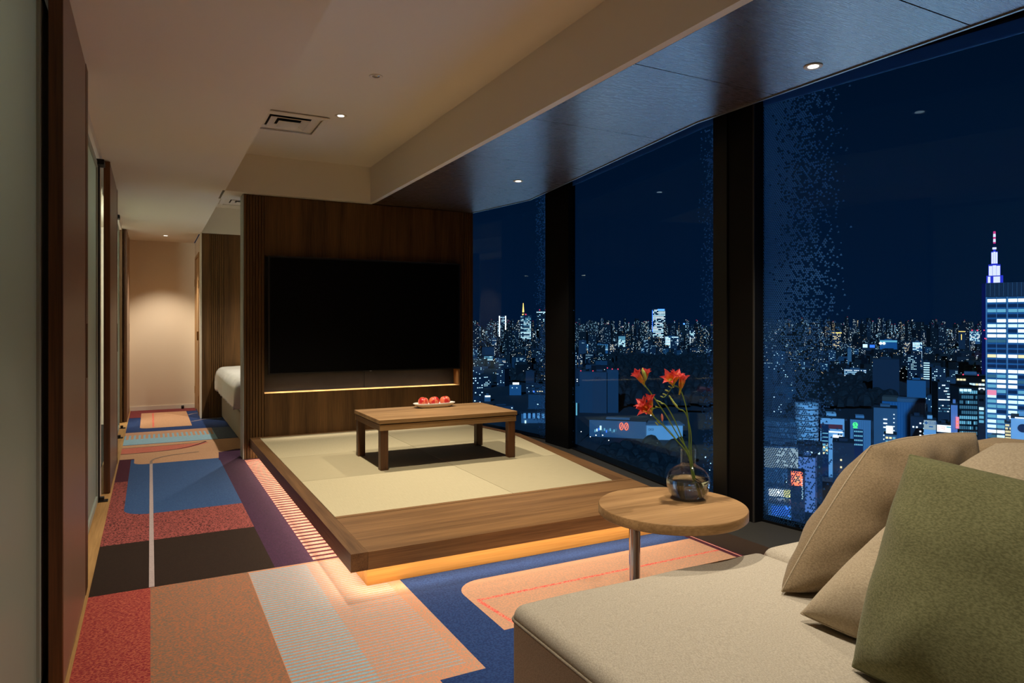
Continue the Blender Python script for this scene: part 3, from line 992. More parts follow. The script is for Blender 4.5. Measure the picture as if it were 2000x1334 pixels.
def apple_mat():
    m, n, l, b = nodes_of('apple_skin')
    t = n.new('ShaderNodeTexCoord'); mp = n.new('ShaderNodeMapping'); mp.inputs['Scale'].default_value = (40, 40, 6)
    l.new(t.outputs['Object'], mp.inputs[0])
    nz = n.new('ShaderNodeTexNoise'); nz.inputs['Scale'].default_value = 1.0; nz.inputs['Detail'].default_value = 4
    l.new(mp.outputs[0], nz.inputs['Vector'])
    big = n.new('ShaderNodeTexNoise'); big.inputs['Scale'].default_value = 16
    l.new(t.outputs['Object'], big.inputs['Vector'])
    ad = n.new('ShaderNodeMath'); ad.operation = 'ADD'; l.new(nz.outputs[0], ad.inputs[0]); l.new(big.outputs[0], ad.inputs[1])
    r = n.new('ShaderNodeValToRGB')
    r.color_ramp.elements[0].position = 0.9; r.color_ramp.elements[0].color = lin(196, 44, 42)
    r.color_ramp.elements[1].position = 1.0; r.color_ramp.elements[1].color = lin(226, 120, 84)
    e = r.color_ramp.elements.new(0.96); e.color = lin(208, 66, 54)
    l.new(ad.outputs[0], r.inputs[0]); l.new(r.outputs[0], b.inputs['Base Color'])
    b.inputs['Roughness'].default_value = 0.28
apple_mat()
plain('apple_stalk', lin(74, 50, 28), 0.8)
ap = []
for k in range(15):
    t = math.pi * k / 14
    r = 0.0425 * (math.sin(t) ** 0.8) * (1.0 - 0.08 * math.cos(t) * -1)
    z = -0.036 * math.cos(t)
    if t > 2.5: z -= 0.012 * ((t - 2.5) / 0.64) ** 2
    if t < 0.5: z += 0.006 * ((0.5 - t) / 0.5)
    ap.append((max(r, 0.0), z))
apm = lathe_mesh(ap, 28)
stalk = tube_mesh([(0, 0, 0.018), (0.001, 0, 0.028), (0.004, 0, 0.038)], 0.0014, 6)
for i, (dx, lab, rz, rx) in enumerate(((-0.091, 'leftmost of the three red apples on the oval dish', 0.4, 0.15),
                                       (0.0, 'middle one of the three red apples on the oval dish', 2.1, -0.12),
                                       (0.091, 'rightmost of the three red apples on the oval dish', 4.0, 0.1))):
    a = empty('apple', (1.99 + dx, 5.075 + (0.004 if i == 1 else 0), TZ + 0.0475), rz, lab, 'apple', 'apples on the dish')
    a.rotation_euler = (rx, 0.1, rz)
    link('flesh', apm, 'apple_skin', a)
    link('stalk', stalk, 'apple_stalk', a)

# ------------------------------------------------------------------ bed behind the partition
def linen_mat():
    m, n, l, b = nodes_of('linen')
    t = n.new('ShaderNodeTexCoord'); s = n.new('ShaderNodeSeparateXYZ'); l.new(t.outputs['Object'], s.inputs[0])
    q = n.new('ShaderNodeMath'); q.operation = 'MULTIPLY'; q.inputs[1].default_value = 90.0; l.new(s.outputs['Y'], q.inputs[0])
    w = n.new('ShaderNodeMath'); w.operation = 'SINE'; l.new(q.outputs[0], w.inputs[0])
    r = n.new('ShaderNodeMapRange'); r.inputs['From Min'].default_value = -0.2; r.inputs['From Max'].default_value = 0.2
    r.inputs['To Min'].default_value = 0.42; r.inputs['To Max'].default_value = 0.6
    l.new(w.outputs[0], r.inputs[0]); l.new(r.outputs[0], b.inputs['Roughness'])
    b.inputs['Base Color'].default_value = lin(232, 228, 218); b.inputs['Sheen Weight'].default_value = 0.2
linen_mat()
plain('bed_base_fabric', lin(158, 144, 124), 0.9, bump=0.2, bscale=500)
bed = empty('bed', (1.75, 8.25, 0), label='bed with white striped duvet partly hidden behind the partition', cat='bed')
box('base', 0.80, 2.72, 7.15, 9.4, 0.02, 0.30, 'bed_base_fabric', bed, 0.015)
for x in (0.9, 2.6):
    for y in (7.3, 9.25):
        box('foot', x - 0.03, x + 0.03, y - 0.03, y + 0.03, 0.003, 0.02, 'black_plastic', bed)
box('mattress', 0.80, 2.72, 7.15, 9.4, 0.30, 0.50, 'linen', bed, 0.05, 4)
nu, nv = 44, 50
vs, fs = [], []
for j in range(nv + 1):
    for i in range(nu + 1):
        u = i / nu; v = j / nv
        x = 0.66 + (2.80 - 0.66) * u; y = 7.06 + (9.38 - 7.06) * v
        ex = min(x - 0.66, 2.80 - x); ey = y - 7.06
        e = min(ex, ey)
        z = 0.66
        if e < 0.2:
            q = max(0.0, 1 - e / 0.2)
            z = 0.66 - 0.05 * q ** 2 - 0.22 * max(0, q - 0.45) ** 2 / 0.3
        if e < 1e-6:
            z = 0.36
        z += 0.012 * noise.noise(Vector((x * 5, y * 4, 0))) + 0.012 * noise.noise(Vector((x * 1.6, y * 12, 3)))
        if i == 0: x += 0.05 + 0.02 * noise.noise(Vector((0, y * 6, 1)))
        if j == 0: y += 0.05
        vs.append((x - 1.75, y - 8.25, z))
for j in range(nv):
    for i in range(nu):
        a = j * (nu + 1) + i
        fs.append((a, a + 1, a + nu + 2, a + nu + 1))
dv = link('duvet', mesh_from('duvet', vs, fs, smooth=True), 'linen', bed)
so = dv.modifiers.new('thick', 'SOLIDIFY'); so.thickness = 0.02; so.offset = -1
ss = dv.modifiers.new('sub', 'SUBSURF'); ss.levels = 1; ss.render_levels = 1

# ------------------------------------------------------------------ sofa and its footstool
fabric('sofa_cloth', lin(164, 154, 138), lin(188, 178, 160), 420)
fabric('cushion_cloth', lin(118, 100, 76), lin(144, 124, 96), 380)
fabric('cushion_cloth_pale', lin(158, 142, 118), lin(182, 165, 139), 380)
fabric('green_cloth', lin(94, 94, 62), lin(122, 120, 84), 330)
fabric('piping_cloth', lin(120, 108, 92), lin(140, 128, 110))


def soft_block(name, x0, x1, y0, y1, z0, z1, mat, parent, bev=0.05, crown=0.015, seg=5):
    cx, cy = (x0 + x1) / 2, (y0 + y1) / 2
    hx, hy = (x1 - x0) / 2, (y1 - y0) / 2
    N = 20
    bm = bmesh.new()
    bmesh.ops.create_cube(bm, size=1.0)
    for v in bm.verts:
        v.co = Vector((v.co.x * 2 * hx, v.co.y * 2 * hy, (v.co.z + 0.5) * (z1 - z0)))
    bmesh.ops.bevel(bm, geom=list(bm.edges), offset=bev, segments=seg, profile=0.5, affect='EDGES')
    bmesh.ops.subdivide_edges(bm, edges=[e for e in bm.edges if e.calc_length() > 0.15], cuts=12, use_grid_fill=True)
    for v in bm.verts:
        k = max(0.0, (1 - (v.co.x / hx) ** 4)) * max(0.0, (1 - (v.co.y / hy) ** 4))
        if v.co.z > (z1 - z0) * 0.6:
            v.co.z += crown * k + 0.003 * noise.noise(Vector((v.co.x * 5, v.co.y * 5, 0)))
    me = bpy.data.meshes.new(name); bm.to_mesh(me); bm.free()
    me.polygons.foreach_set('use_smooth', [True] * len(me.polygons))
    loc = Vector((cx, cy, z0)) - parent_origin(parent)
    return link(name, me, mat, parent, loc)


def loop_points(x0, x1, y0, y1, z, r, n=6):
    pts = []
    for cx, cy, a0 in ((x1 - r, y1 - r, 0), (x0 + r, y1 - r, 90), (x0 + r, y0 + r, 180), (x1 - r, y0 + r, 270)):
        for k in range(n + 1):
            t = math.radians(a0 + 90 * k / n)
            pts.append((cx + r * math.cos(t), cy + r * math.sin(t), z))
    return pts


SZ = 0.42
ot = empty('sofa_footstool', (1.39, 0.7, 0), label='large square beige upholstered footstool pushed against the sofa', cat='footstool')
soft_block('upholstered_body', 0.90, 1.885, -0.3, 1.715, 0.05, SZ - 0.012, 'sofa_cloth', ot, 0.035, 0.014)
link('piping', tube_mesh([Vector(p) - Vector((1.39, 0.7, 0)) for p in loop_points(0.8985, 1.8865, -0.3015, 1.7165, SZ - 0.052, 0.036)], 0.0045, 6, closed=True), 'piping_cloth', ot)
for x in (0.98, 1.8):
    for y in (-0.2, 1.62):
        box('foot', x - 0.03, x + 0.03, y - 0.03, y + 0.03, 0.0065, 0.06, 'black_plastic', ot)
sf = empty('sofa', (2.28, 0.6, 0), label='beige sofa along the window behind the cushions', cat='sofa')
soft_block('seat', 1.895, 2.66, -0.6, 1.725, 0.05, SZ - 0.006, 'sofa_cloth', sf, 0.045, 0.012)
soft_block('backrest', 2.40, 2.66, -0.6, 1.36, 0.40, 0.80, 'cushion_cloth', sf, 0.05, 0.02)
for x in (1.98, 2.58):
    for y in (-0.5, 1.62):
        box('foot', x - 0.03, x + 0.03, y - 0.03, y + 0.03, 0.0065, 0.06, 'black_plastic', sf)


def pillow(name, bl, br, tr, tl, thick, mat, label, seed, n=36, pinch=0.07, wrinkle=0.012, front_bias=1.0, seam='cushion_cloth_pale', rnd=0.06):
    """stuffed square cushion sewn between four corners"""
    BL, BR, TR, TL = map(Vector, (bl, br, tr, tl))
    C = (BL + BR + TR + TL) / 4
    nrm = (BR - BL).cross(TL - BL).normalized()
    vs, fs, edge = [], [], []

    def surf(u, v, side):
        k_ = 1 - rnd * (u * v) ** 2
        U, V = (u * k_ + 1) / 2, (v * k_ + 1) / 2
        p = BL * (1 - U) * (1 - V) + BR * U * (1 - V) + TR * U * V + TL * (1 - U) * V
        pu = pinch * (1 - v * v) * u          # edges drawn in between the corners -> dog ears
        pv = pinch * (1 - u * u) * v
        p = p - ((BR - BL) * pu + (TL - BL) * pv) * 0.5
        f = max(0.0, (1 - abs(u) ** 2.8)) ** 0.5 * max(0.0, (1 - abs(v) ** 2.8)) ** 0.5
        w = wrinkle * noise.noise(Vector((u * 1.6 + seed, v * 1.6, side * 3.0)))
        w += wrinkle * 0.8 * noise.noise(Vector(((u + v) * 3.2 + seed, (u - v) * 0.9, side * 5.0))) * (0.35 + 0.65 * (u * u + v * v) / 2)
        rad = math.atan2(v, u)
        w += wrinkle * 0.5 * math.sin(rad * 9 + seed) * min(1, (u * u + v * v)) * f
        return p + nrm * side * (thick * 0.5 * f * (front_bias if side > 0 else 1.0) + w * min(1, f * 2.0))
    for side in (1, -1):
        b0 = len(vs)
        for j in range(n + 1):
            for i in range(n + 1):
                u, v = -1 + 2 * i / n, -1 + 2 * j / n
                u = math.sin(u * math.pi / 2); v = math.sin(v * math.pi / 2)
                vs.append(surf(u, v, side) - C)
        for j in range(n):
            for i in range(n):
                a = b0 + j * (n + 1) + i
                q = (a, a + 1, a + n + 2, a + n + 1)
                fs.append(q if side > 0 else q[::-1])
    me = mesh_from(name, vs, fs, smooth=True)
    bm = bmesh.new(); bm.from_mesh(me); bmesh.ops.remove_doubles(bm, verts=bm.verts, dist=1e-5); bm.to_mesh(me); bm.free()
    e = empty(name, C, label=label, cat='cushion', group='cushions on the sofa')
    link('cover', me, mat, e)
    ring_ = []
    for k in range(4 * n):
        s_, i = divmod(k, n)
        q = math.sin((-1 + 2 * i / n) * math.pi / 2)
        u, v = ((q, -1), (1, q), (-q, 1), (-1, -q))[s_]
        ring_.append(surf(u, v, 1) - C)
    link('seam', tube_mesh(ring_, 0.0026, 5, closed=True), seam, e)
    return e


pillow('cushion', (1.595, 1.375, 0.424), (2.0, 1.27, 0.424), (2.30, 1.21, 0.862), (1.905, 1.305, 0.838), 0.25, 'cushion_cloth',
       'plain beige cushion standing farthest from the camera at the window side', 3, pinch=-0.03, wrinkle=0.024, rnd=0.03)
pillow('cushion', (1.485, 1.235, 0.436), (1.6, 0.66, 0.432), (2.13, 0.52, 0.86), (2.02, 1.02, 0.885), 0.25, 'cushion_cloth_pale',
       'beige cushion leaning between the green one and the upright one', 9, pinch=0.0, wrinkle=0.010, rnd=0.04)
pillow('cushion', (1.385, 1.0, 0.426), (1.40, 0.53, 0.426), (1.68, 0.50, 0.84), (1.625, 1.015, 0.89), 0.22, 'green_cloth',
       'olive green cushion nearest the camera', 21, pinch=0.02, wrinkle=0.014, rnd=0.03, seam='green_cloth')

# ------------------------------------------------------------------ round side table
RZ = 0.55
rt = empty('side_table', (1.657, 1.90, 0), label='round oak side table on an off-centre chrome pole', cat='table')
top = lathe_mesh([(0.0, RZ - 0.034), (0.258, RZ - 0.034), (0.2625, RZ - 0.030), (0.2625, RZ - 0.003), (0.260, RZ), (0.0, RZ)], 72)
link('table_top', smooth_by_angle(top, 40), 'table_oak', rt)
POLE = (-0.085, 0.105)
link('pole', smooth_by_angle(lathe_mesh([(0.0205, 0.012), (0.0205, RZ - 0.035)], 28)), 'chrome', rt, (POLE[0], POLE[1], 0))
link('collar', smooth_by_angle(lathe_mesh([(0.05, RZ - 0.042), (0.05, RZ - 0.0345), (0.0, RZ - 0.0345)], 28)), 'chrome', rt, (POLE[0], POLE[1], 0))
link('base_plate', smooth_by_angle(lathe_mesh([(0.0, 0.003), (0.155, 0.003), (0.155, 0.012), (0.0, 0.014)], 40)), 'steel_trim', rt, (POLE[0] + 0.02, POLE[1] + 0.045, 0))

# ------------------------------------------------------------------ vase with freesias
def glass_mat(name, ior, col=(1, 1, 1, 1)):
    m, n, l, b = nodes_of(name)
    b.inputs['Base Color'].default_value = col
    b.inputs['Roughness'].default_value = 0.0
    b.inputs['IOR'].default_value = ior
    b.inputs['Transmission Weight'].default_value = 1.0
    sh = n.new('ShaderNodeBsdfTransparent'); sh.inputs[0].default_value = (0.82, 0.84, 0.82, 1)
    return m
def thin_glass(name):
    m = bpy.data.materials.new(name); m.use_nodes = True; MATS[name] = m
    n, l = m.node_tree.nodes, m.node_tree.links
    n.remove(n['Principled BSDF'])
    lw_ = n.new('ShaderNodeLayerWeight'); lw_.inputs['Blend'].default_value = 0.5
    pw = n.new('ShaderNodeMath'); pw.operation = 'POWER'; pw.inputs[1].default_value = 3.2
    l.new(lw_.outputs['Facing'], pw.inputs[0])
    ma = n.new('ShaderNodeMath'); ma.operation = 'MULTIPLY_ADD'; ma.inputs[1].default_value = 0.75; ma.inputs[2].default_value = 0.05
    l.new(pw.outputs[0], ma.inputs[0])
    tp = n.new('ShaderNodeBsdfTransparent'); tp.inputs[0].default_value = (0.95, 0.97, 0.96, 1)
    gl = n.new('ShaderNodeBsdfGlossy'); gl.inputs['Roughness'].default_value = 0.02
    mx = n.new('ShaderNodeMixShader'); l.new(ma.outputs[0], mx.inputs[0]); l.new(tp.outputs[0], mx.inputs[1]); l.new(gl.outputs[0], mx.inputs[2])
    l.new(mx.outputs[0], n['Material Output'].inputs[0])
thin_glass('clear_glass')
glass_mat('water', 1.33, (0.97, 0.99, 0.98, 1))
VC = Vector((1.765, 1.935, RZ))
vase = empty('vase', VC, label='clear bulbous glass vase half filled with water on the round table', cat='vase')
outer = [(0.0, 0.0), (0.04, 0.0), (0.056, 0.008), (0.072, 0.030), (0.079, 0.058), (0.075, 0.086), (0.062, 0.106), (0.042, 0.120), (0.030, 0.128), (0.0275, 0.138), (0.0275, 0.180), (0.0285, 0.186)]
inner = [(0.0265, 0.186), (0.0255, 0.180), (0.0255, 0.139), (0.028, 0.129), (0.040, 0.1185), (0.060, 0.1045), (0.0727, 0.085), (0.0765, 0.058), (0.0695, 0.031), (0.054, 0.011), (0.039, 0.005), (0.0, 0.005)]


def dense(pr, n=5):
    q = catmull([(r, z, 0) for r, z in pr], n)
    return [(max(0.0, p.x), p.y) for p in q]


link('glass', lathe_mesh(dense(outer) + dense(inner), 48), 'clear_glass', vase)
water = [(r - 0.0004 if r > 0 else 0, z + 0.0004) for r, z in reversed(inner) if z < 0.075] + [(0.0742, 0.074), (0.0, 0.074)]
link('water', smooth_by_angle(lathe_mesh(dense(water[:-2]) + water[-2:], 48), 50), 'water', vase)

plain('stem_green', lin(104, 128, 40), 0.5)
plain('bud_green', lin(164, 176, 84), 0.5)
plain('bud_pink', lin(226, 128, 118), 0.5)


def petal_mat(name, c0, c1, scale):
    """yellow throat running out to a coral lip"""
    m, n, l, b = nodes_of(name)
    t = n.new('ShaderNodeTexCoord'); s = n.new('ShaderNodeSeparateXYZ'); l.new(t.outputs['Object'], s.inputs[0])
    r = n.new('ShaderNodeValToRGB'); r.color_ramp.elements[0].color = c0; r.color_ramp.elements[1].color = c1
    r.color_ramp.elements[0].position = 0.3; r.color_ramp.elements[1].position = 0.62
    q = n.new('ShaderNodeMath'); q.operation = 'DIVIDE'; q.inputs[1].default_value = scale
    l.new(s.outputs['Z'], q.inputs[0]); l.new(q.outputs[0], r.inputs[0]); l.new(r.outputs[0], b.inputs['Base Color'])
    b.inputs['Roughness'].default_value = 0.5
    tr = n.new('ShaderNodeBsdfTranslucent'); l.new(r.outputs[0], tr.inputs[0])
    mx = n.new('ShaderNodeMixShader'); mx.inputs[0].default_value = 0.3
    l.new(b.outputs[0], mx.inputs[1]); l.new(tr.outputs[0], mx.inputs[2]); l.new(mx.outputs[0], n['Material Output'].inputs[0])
petal_mat('petal_coral', lin(236, 160, 60), lin(226, 84, 84), 0.05)
petal_mat('petal_yellow', lin(206, 190, 60), lin(238, 150, 60), 0.04)


def petal_mesh(length, width, flare):
    vs, fs = [], []
    N, M = 6, 4
    for i in range(N + 1):
        t = i / N
        out = 0.003 + flare * t ** 2.2
        up = length * (t - 0.18 * t ** 3)
        w = width * (0.35 + 0.65 * math.sin(math.pi * min(1, t * 0.86 + 0.1))) * (1 if t < 0.99 else 0.35)
        for k in range(M + 1):
            s_ = -1 + 2 * k / M
            vs.append((out - 0.003 * (1 - s_ * s_) * -1 - 0.004 * s_ * s_ * (t > 0.2), w * 0.5 * s_, up))
    for i in range(N):
        for k in range(M):
            a = i * (M + 1) + k
            fs.append((a, a + 1, a + M + 2, a + M + 1))
    me = mesh_from('petal', vs, fs, smooth=True)
    return me


PET_OPEN = petal_mesh(0.048, 0.021, 0.026)
PET_HALF = petal_mesh(0.050, 0.019, 0.014)
TUBE = lathe_mesh([(0.0024, -0.022), (0.003, -0.01), (0.0052, 0.004), (0.0075, 0.014), (0.0068, 0.015), (0.0045, 0.004), (0.0, 0.0)], 12)
BUD = lathe_mesh([(0.0, 0.0), (0.0022, 0.003), (0.0038, 0.010), (0.0034, 0.017), (0.0012, 0.023), (0.0, 0.024)], 10)
CAMR = Vector((math.cos(math.atan(706 / 1333)), -math.sin(math.atan(706 / 1333)), 0))
BACK = Vector((CAMR.y * -1, CAMR.x, 0))


def P3(r, b, z):
    """point of the bouquet: sideways, backwards, up from the vase's foot"""
    return CAMR * r + BACK * b + Vector((0, 0, z))


def flower(parent, at, axis, mesh, size=1.0, spin=0.0, part='flower', n=6, mat='petal_coral'):
    q = Vector(axis).to_track_quat('Z', 'Y')
    f = link(part, TUBE, 'petal_yellow', parent, at)
    f.rotation_mode = 'QUATERNION'; f.rotation_quaternion = q; f.scale = (size * 1.22,) * 3
    for k in range(n):
        p = link('petal', mesh, mat, f)
        p.rotation_euler = (0, 0, spin + 2 * math.pi * k / n)
        s_ = 1.0 if k % 2 == 0 else 0.9
        p.scale = (s_, s_, s_)
    return f


def bud(parent, at, axis, mat='bud_green', size=1.0):
    o = link('bud', BUD if mat == 'bud_green' else BUD_P, mat, parent, at)
    o.rotation_mode = 'QUATERNION'; o.rotation_quaternion = Vector(axis).to_track_quat('Z', 'Y'); o.scale = (size,) * 3
    return o


BUD_P = BUD.copy()


def stem_thing(label, path, rad=0.0021):
    o = empty('freesia_stem', VC, label=label, cat='flower', group='freesias in the glass vase')
    link('stem', tube_mesh(catmull(path, 6), rad, 8), 'stem_green', o)
    return o


def sprig(parent, path, rad=0.0014):
    link('branch', tube_mesh(catmull(path, 5), rad, 6), 'stem_green', parent)


# offsets read off the bouquet: (sideways, back, up)
s1 = stem_thing('tallest red freesia leaning farthest left from the vase',
                [P3(0.036, 0.01, 0.02), P3(0.02, 0.0, 0.075), P3(0.004, -0.005, 0.165), P3(-0.04, -0.012, 0.235), P3(-0.085, -0.02, 0.31), P3(-0.145, -0.03, 0.395), P3(-0.17, -0.033, 0.425)])
flower(s1, P3(-0.178, -0.036, 0.438), P3(-0.55, -0.35, 0.75), PET_HALF, 1.0, 0.3)
flower(s1, P3(-0.166, -0.03, 0.446), P3(0.15, -0.2, 0.9), PET_HALF, 0.8, 0.0)
bud(s1, P3(-0.165, -0.042, 0.44), P3(-0.25, -0.2, 0.9), size=1.9)
bud(s1, P3(-0.175, -0.04, 0.46), P3(-0.1, -0.1, 0.9), size=1.2)
sprig(s1, [P3(-0.10, -0.024, 0.335), P3(-0.115, -0.03, 0.342), P3(-0.135, -0.034, 0.338), P3(-0.141, -0.034, 0.325)])
for k, (r, z) in enumerate(((-0.118, 0.343), (-0.131, 0.34), (-0.14, 0.33))):
    bud(s1, P3(r, -0.032, z), P3(-0.7, -0.1, 0.25 - 0.3 * k), size=0.55)

s2 = stem_thing('lower left red freesia with a pink bud on its branch',
                [P3(0.03, -0.012, 0.02), P3(0.012, -0.008, 0.09), P3(-0.004, -0.01, 0.165), P3(-0.05, -0.022, 0.222), P3(-0.10, -0.035, 0.275), P3(-0.14, -0.042, 0.315)])
flower(s2, P3(-0.150, -0.046, 0.325), P3(-0.62, -0.55, 0.5), PET_OPEN, 1.0, 0.2)
flower(s2, P3(-0.158, -0.044, 0.338), P3(-0.75, -0.25, 0.75), PET_OPEN, 0.95, 0.9)
flower(s2, P3(-0.146, -0.042, 0.345), P3(-0.2, -0.3, 0.95), PET_HALF, 0.95, 0.5)
sprig(s2, [P3(-0.045, -0.021, 0.217), P3(-0.07, -0.024, 0.25), P3(-0.094, -0.028, 0.275), P3(-0.103, -0.03, 0.292)])
bud(s2, P3(-0.102, -0.03, 0.290), P3(-0.1, -0.1, 1), 'bud_pink', 1.25)
bud(s2, P3(-0.108, -0.034, 0.282), P3(-0.6, -0.1, 0.6), size=1.05)
bud(s2, P3(-0.118, -0.036, 0.276), P3(-0.6, -0.1, 0.7), size=0.8)

s3 = stem_thing('upright freesia carrying two open red blooms at its top',
                [P3(0.045, 0.012, 0.025), P3(0.02, 0.012, 0.09), P3(0.008, 0.012, 0.165), P3(0.006, 0.01, 0.25), P3(-0.004, 0.008, 0.33), P3(-0.022, 0.006, 0.392), P3(-0.034, 0.004, 0.412), P3(-0.055, 0.0, 0.42)])
flower(s3, P3(-0.062, -0.006, 0.43), P3(-0.35, -0.6, 0.55), PET_OPEN, 1.0, 0.1)
flower(s3, P3(-0.05, -0.004, 0.436), P3(0.2, -0.35, 0.85), PET_OPEN, 0.85, 0.7)
flower(s3, P3(-0.026, 0.004, 0.412), P3(0.18, -0.1, 0.95), PET_HALF, 1.05, 0.4)
sprig(s3, [P3(-0.05, 0.0, 0.42), P3(-0.064, -0.004, 0.408), P3(-0.078, -0.008, 0.39), P3(-0.092, -0.01, 0.376)])
for k, (r, z, s_) in enumerate(((-0.06, 0.412, 0.7), (-0.072, 0.398, 0.75), (-0.082, 0.385, 0.7), (-0.092, 0.376, 0.6))):
    bud(s3, P3(r, -0.006, z), P3(-0.9, -0.15, 0.35), size=s_)

s4 = stem_thing('freesia stem topped only with a spray of green buds',
                [P3(0.04, 0.02, 0.03), P3(0.025, 0.016, 0.1), P3(0.016, 0.016, 0.165), P3(0.014, 0.014, 0.24), P3(0.0, 0.012, 0.3), P3(-0.014, 0.01, 0.324), P3(-0.032, 0.008, 0.332), P3(-0.046, 0.006, 0.35), P3(-0.058, 0.004, 0.368)])
for k, (r, z, s_) in enumerate(((-0.036, 0.334, 1.1), (-0.045, 0.345, 1.05), (-0.053, 0.357, 0.9), (-0.06, 0.368, 0.8))):
    bud(s4, P3(r, 0.005, z), P3(-0.55, -0.1, 0.8), size=s_)

s5 = stem_thing('slender freesia stem bending left with tiny buds at its tip',
                [P3(0.05, 0.0, 0.02), P3(0.022, 0.004, 0.09), P3(0.0, 0.006, 0.165), P3(-0.022, 0.004, 0.225), P3(-0.05, 0.0, 0.29), P3(-0.082, -0.004, 0.345), P3(-0.105, -0.008, 0.358)])
for k, (r, z) in enumerate(((-0.092, 0.352), (-0.1, 0.358), (-0.108, 0.36))):
    bud(s5, P3(r, -0.008, z), P3(-0.9, -0.1, 0.3 + 0.1 * k), size=0.6)

# ------------------------------------------------------------------ the city at night, true scale, ground 130 m below the room
GROUND = -130.0
YAW = math.atan(706.0 / 1333.0)
FWD = Vector((math.sin(YAW), math.cos(YAW), 0)); RGT = Vector((math.cos(YAW), -math.sin(YAW), 0))
CR = random.Random(11)
for nm, c in (('conc_dark', (34, 42, 58)), ('conc_mid', (96, 108, 124)), ('conc_blue', (130, 150, 170)), ('conc_white', (206, 210, 218)),
              ('conc_teal', (66, 106, 134)), ('brick_brown', (92, 74, 66)), ('roof_dark', (34, 38, 48)), ('far_dark', (8, 12, 20)), ('far_mid', (17, 23, 36)), ('block_grey', (54, 64, 80)), ('block_teal', (42, 66, 84)), ('paint_red', (160, 52, 56)),
              ('paint_lilac', (168, 158, 190)), ('tree_dark', (9, 13, 20)), ('asphalt', (30, 36, 46)), ('sign_navy', (20, 40, 70))):
    plain(nm, lin(*c), 0.8)
plain('glass_blue', lin(60, 112, 150), 0.25, spec=0.6)
glow('win_cool', (0.62, 0.90, 1.0), 1.7)
glow('win_white', (0.90, 0.97, 1.0), 2.2)
glow('win_cyan', (0.22, 0.62, 0.85), 0.8)
glow('win_warm', (1.0, 0.78, 0.42), 1.4)
glow('win_dim', (0.10, 0.32, 0.50), 0.5)
glow('far_cool', (0.55, 0.85, 1.0), 2.6)
glow('far_white', (1.0, 0.95, 0.85), 3.4)
glow('far_warm', (1.0, 0.66, 0.32), 2.6)
glow('far_blue', (0.10, 0.32, 1.0), 2.2)
glow('beacon', (1.0, 0.05, 0.10), 2.4)
glow('sign_red', (1.0, 0.16, 0.08), 2.2)
glow('sign_orange', (1.0, 0.40, 0.20), 1.3)
glow('sign_green', (0.10, 1.0, 0.28), 1.4)
glow('sign_white', (0.95, 1.0, 1.0), 1.8)
glow('sign_pale', (0.62, 0.80, 0.92), 0.55)
glow('sign_yellow', (1.0, 0.92, 0.35), 1.6)
glow('sign_blue', (0.05, 0.22, 1.0), 1.3)
glow('sign_pink', (1.0, 0.28, 0.42), 1.2)
glow('sign_cyan', (0.22, 0.72, 0.95), 0.75)
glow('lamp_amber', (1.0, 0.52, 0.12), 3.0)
glow('crown_flood_white', (0.82, 0.80, 1.0), 1.25)  # floodlight falling on the tower crown, put into emission
glow('crown_flood_blue', (0.04, 0.06, 0.85), 0.75)
glow('body_flood_blue', (0.004, 0.01, 0.12), 0.6)  # blue floodlight on the shaft, put into emission
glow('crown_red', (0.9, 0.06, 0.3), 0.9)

WIN = ['win_cool', 'win_white', 'win_cyan', 'win_warm', 'win_dim']
FAR = ['far_cool', 'far_white', 'far_warm', 'far_blue']


def spot_on(px, d, z=None, py=None):
    """point straight out of the window: bearing px, distance d, height z"""
    k = (px - 1000.0) / 1333.0
    p = FWD * d + RGT * (k * d)
    p.z = z if z is not None else 1.2 - (py - 632.0) * d / 1333.0
    return p


def grid_windows(cols, rows, w, h, floor, top_gap, side_gap, lit, mats, wmat, depth=0.3, ww=0.7, wh=0.5, face='front', dep=10.0, rng=CR, run=0.0):
    """lit windows as thin raised panes; returns verts, faces, material indices"""
    v, f, m = [], [], []
    span = (w if face == 'front' else dep) - 2 * side_gap
    cw = span / cols
    for r in range(rows):
        z = h - top_gap - floor * (r + 1)
        if z < 1.0: break
        on = False
        tone = wmat[rng.randrange(len(wmat))]
        for c in range(cols):
            on = (rng.random() < lit) if not (run and c) else (on if rng.random() < run else rng.random() < lit)
            if not on: continue
            a = side_gap + cw * (c + 0.5 - ww / 2); b_ = a + cw * ww
            z0 = z + floor * (0.5 - wh / 2); z1 = z0 + floor * wh
            i0 = len(v)
            if face == 'front':
                x0, x1 = a - w / 2, b_ - w / 2
                pts = [(x0, -depth, z0), (x1, -depth, z0), (x1, -depth, z1), (x0, -depth, z1)]
                pts += [(x0, 0, z0), (x1, 0, z0), (x1, 0, z1), (x0, 0, z1)]
            else:
                s_ = -1 if face == 'left' else 1
                xx = s_ * (w / 2 + depth); xi = s_ * w / 2
                pts = [(xx, a, z0), (xx, b_, z0), (xx, b_, z1), (xx, a, z1), (xi, a, z0), (xi, b_, z0), (xi, b_, z1), (xi, a, z1)]
            v += pts
            for q in ((0, 1, 2, 3), (0, 4, 5, 1), (1, 5, 6, 2), (2, 6, 7, 3), (3, 7, 4, 0)):
                f.append(tuple(i0 + t for t in q))
                m.append(mats.index(tone if rng.random() < 0.75 else wmat[rng.randrange(len(wmat))]))
    return v, f, m


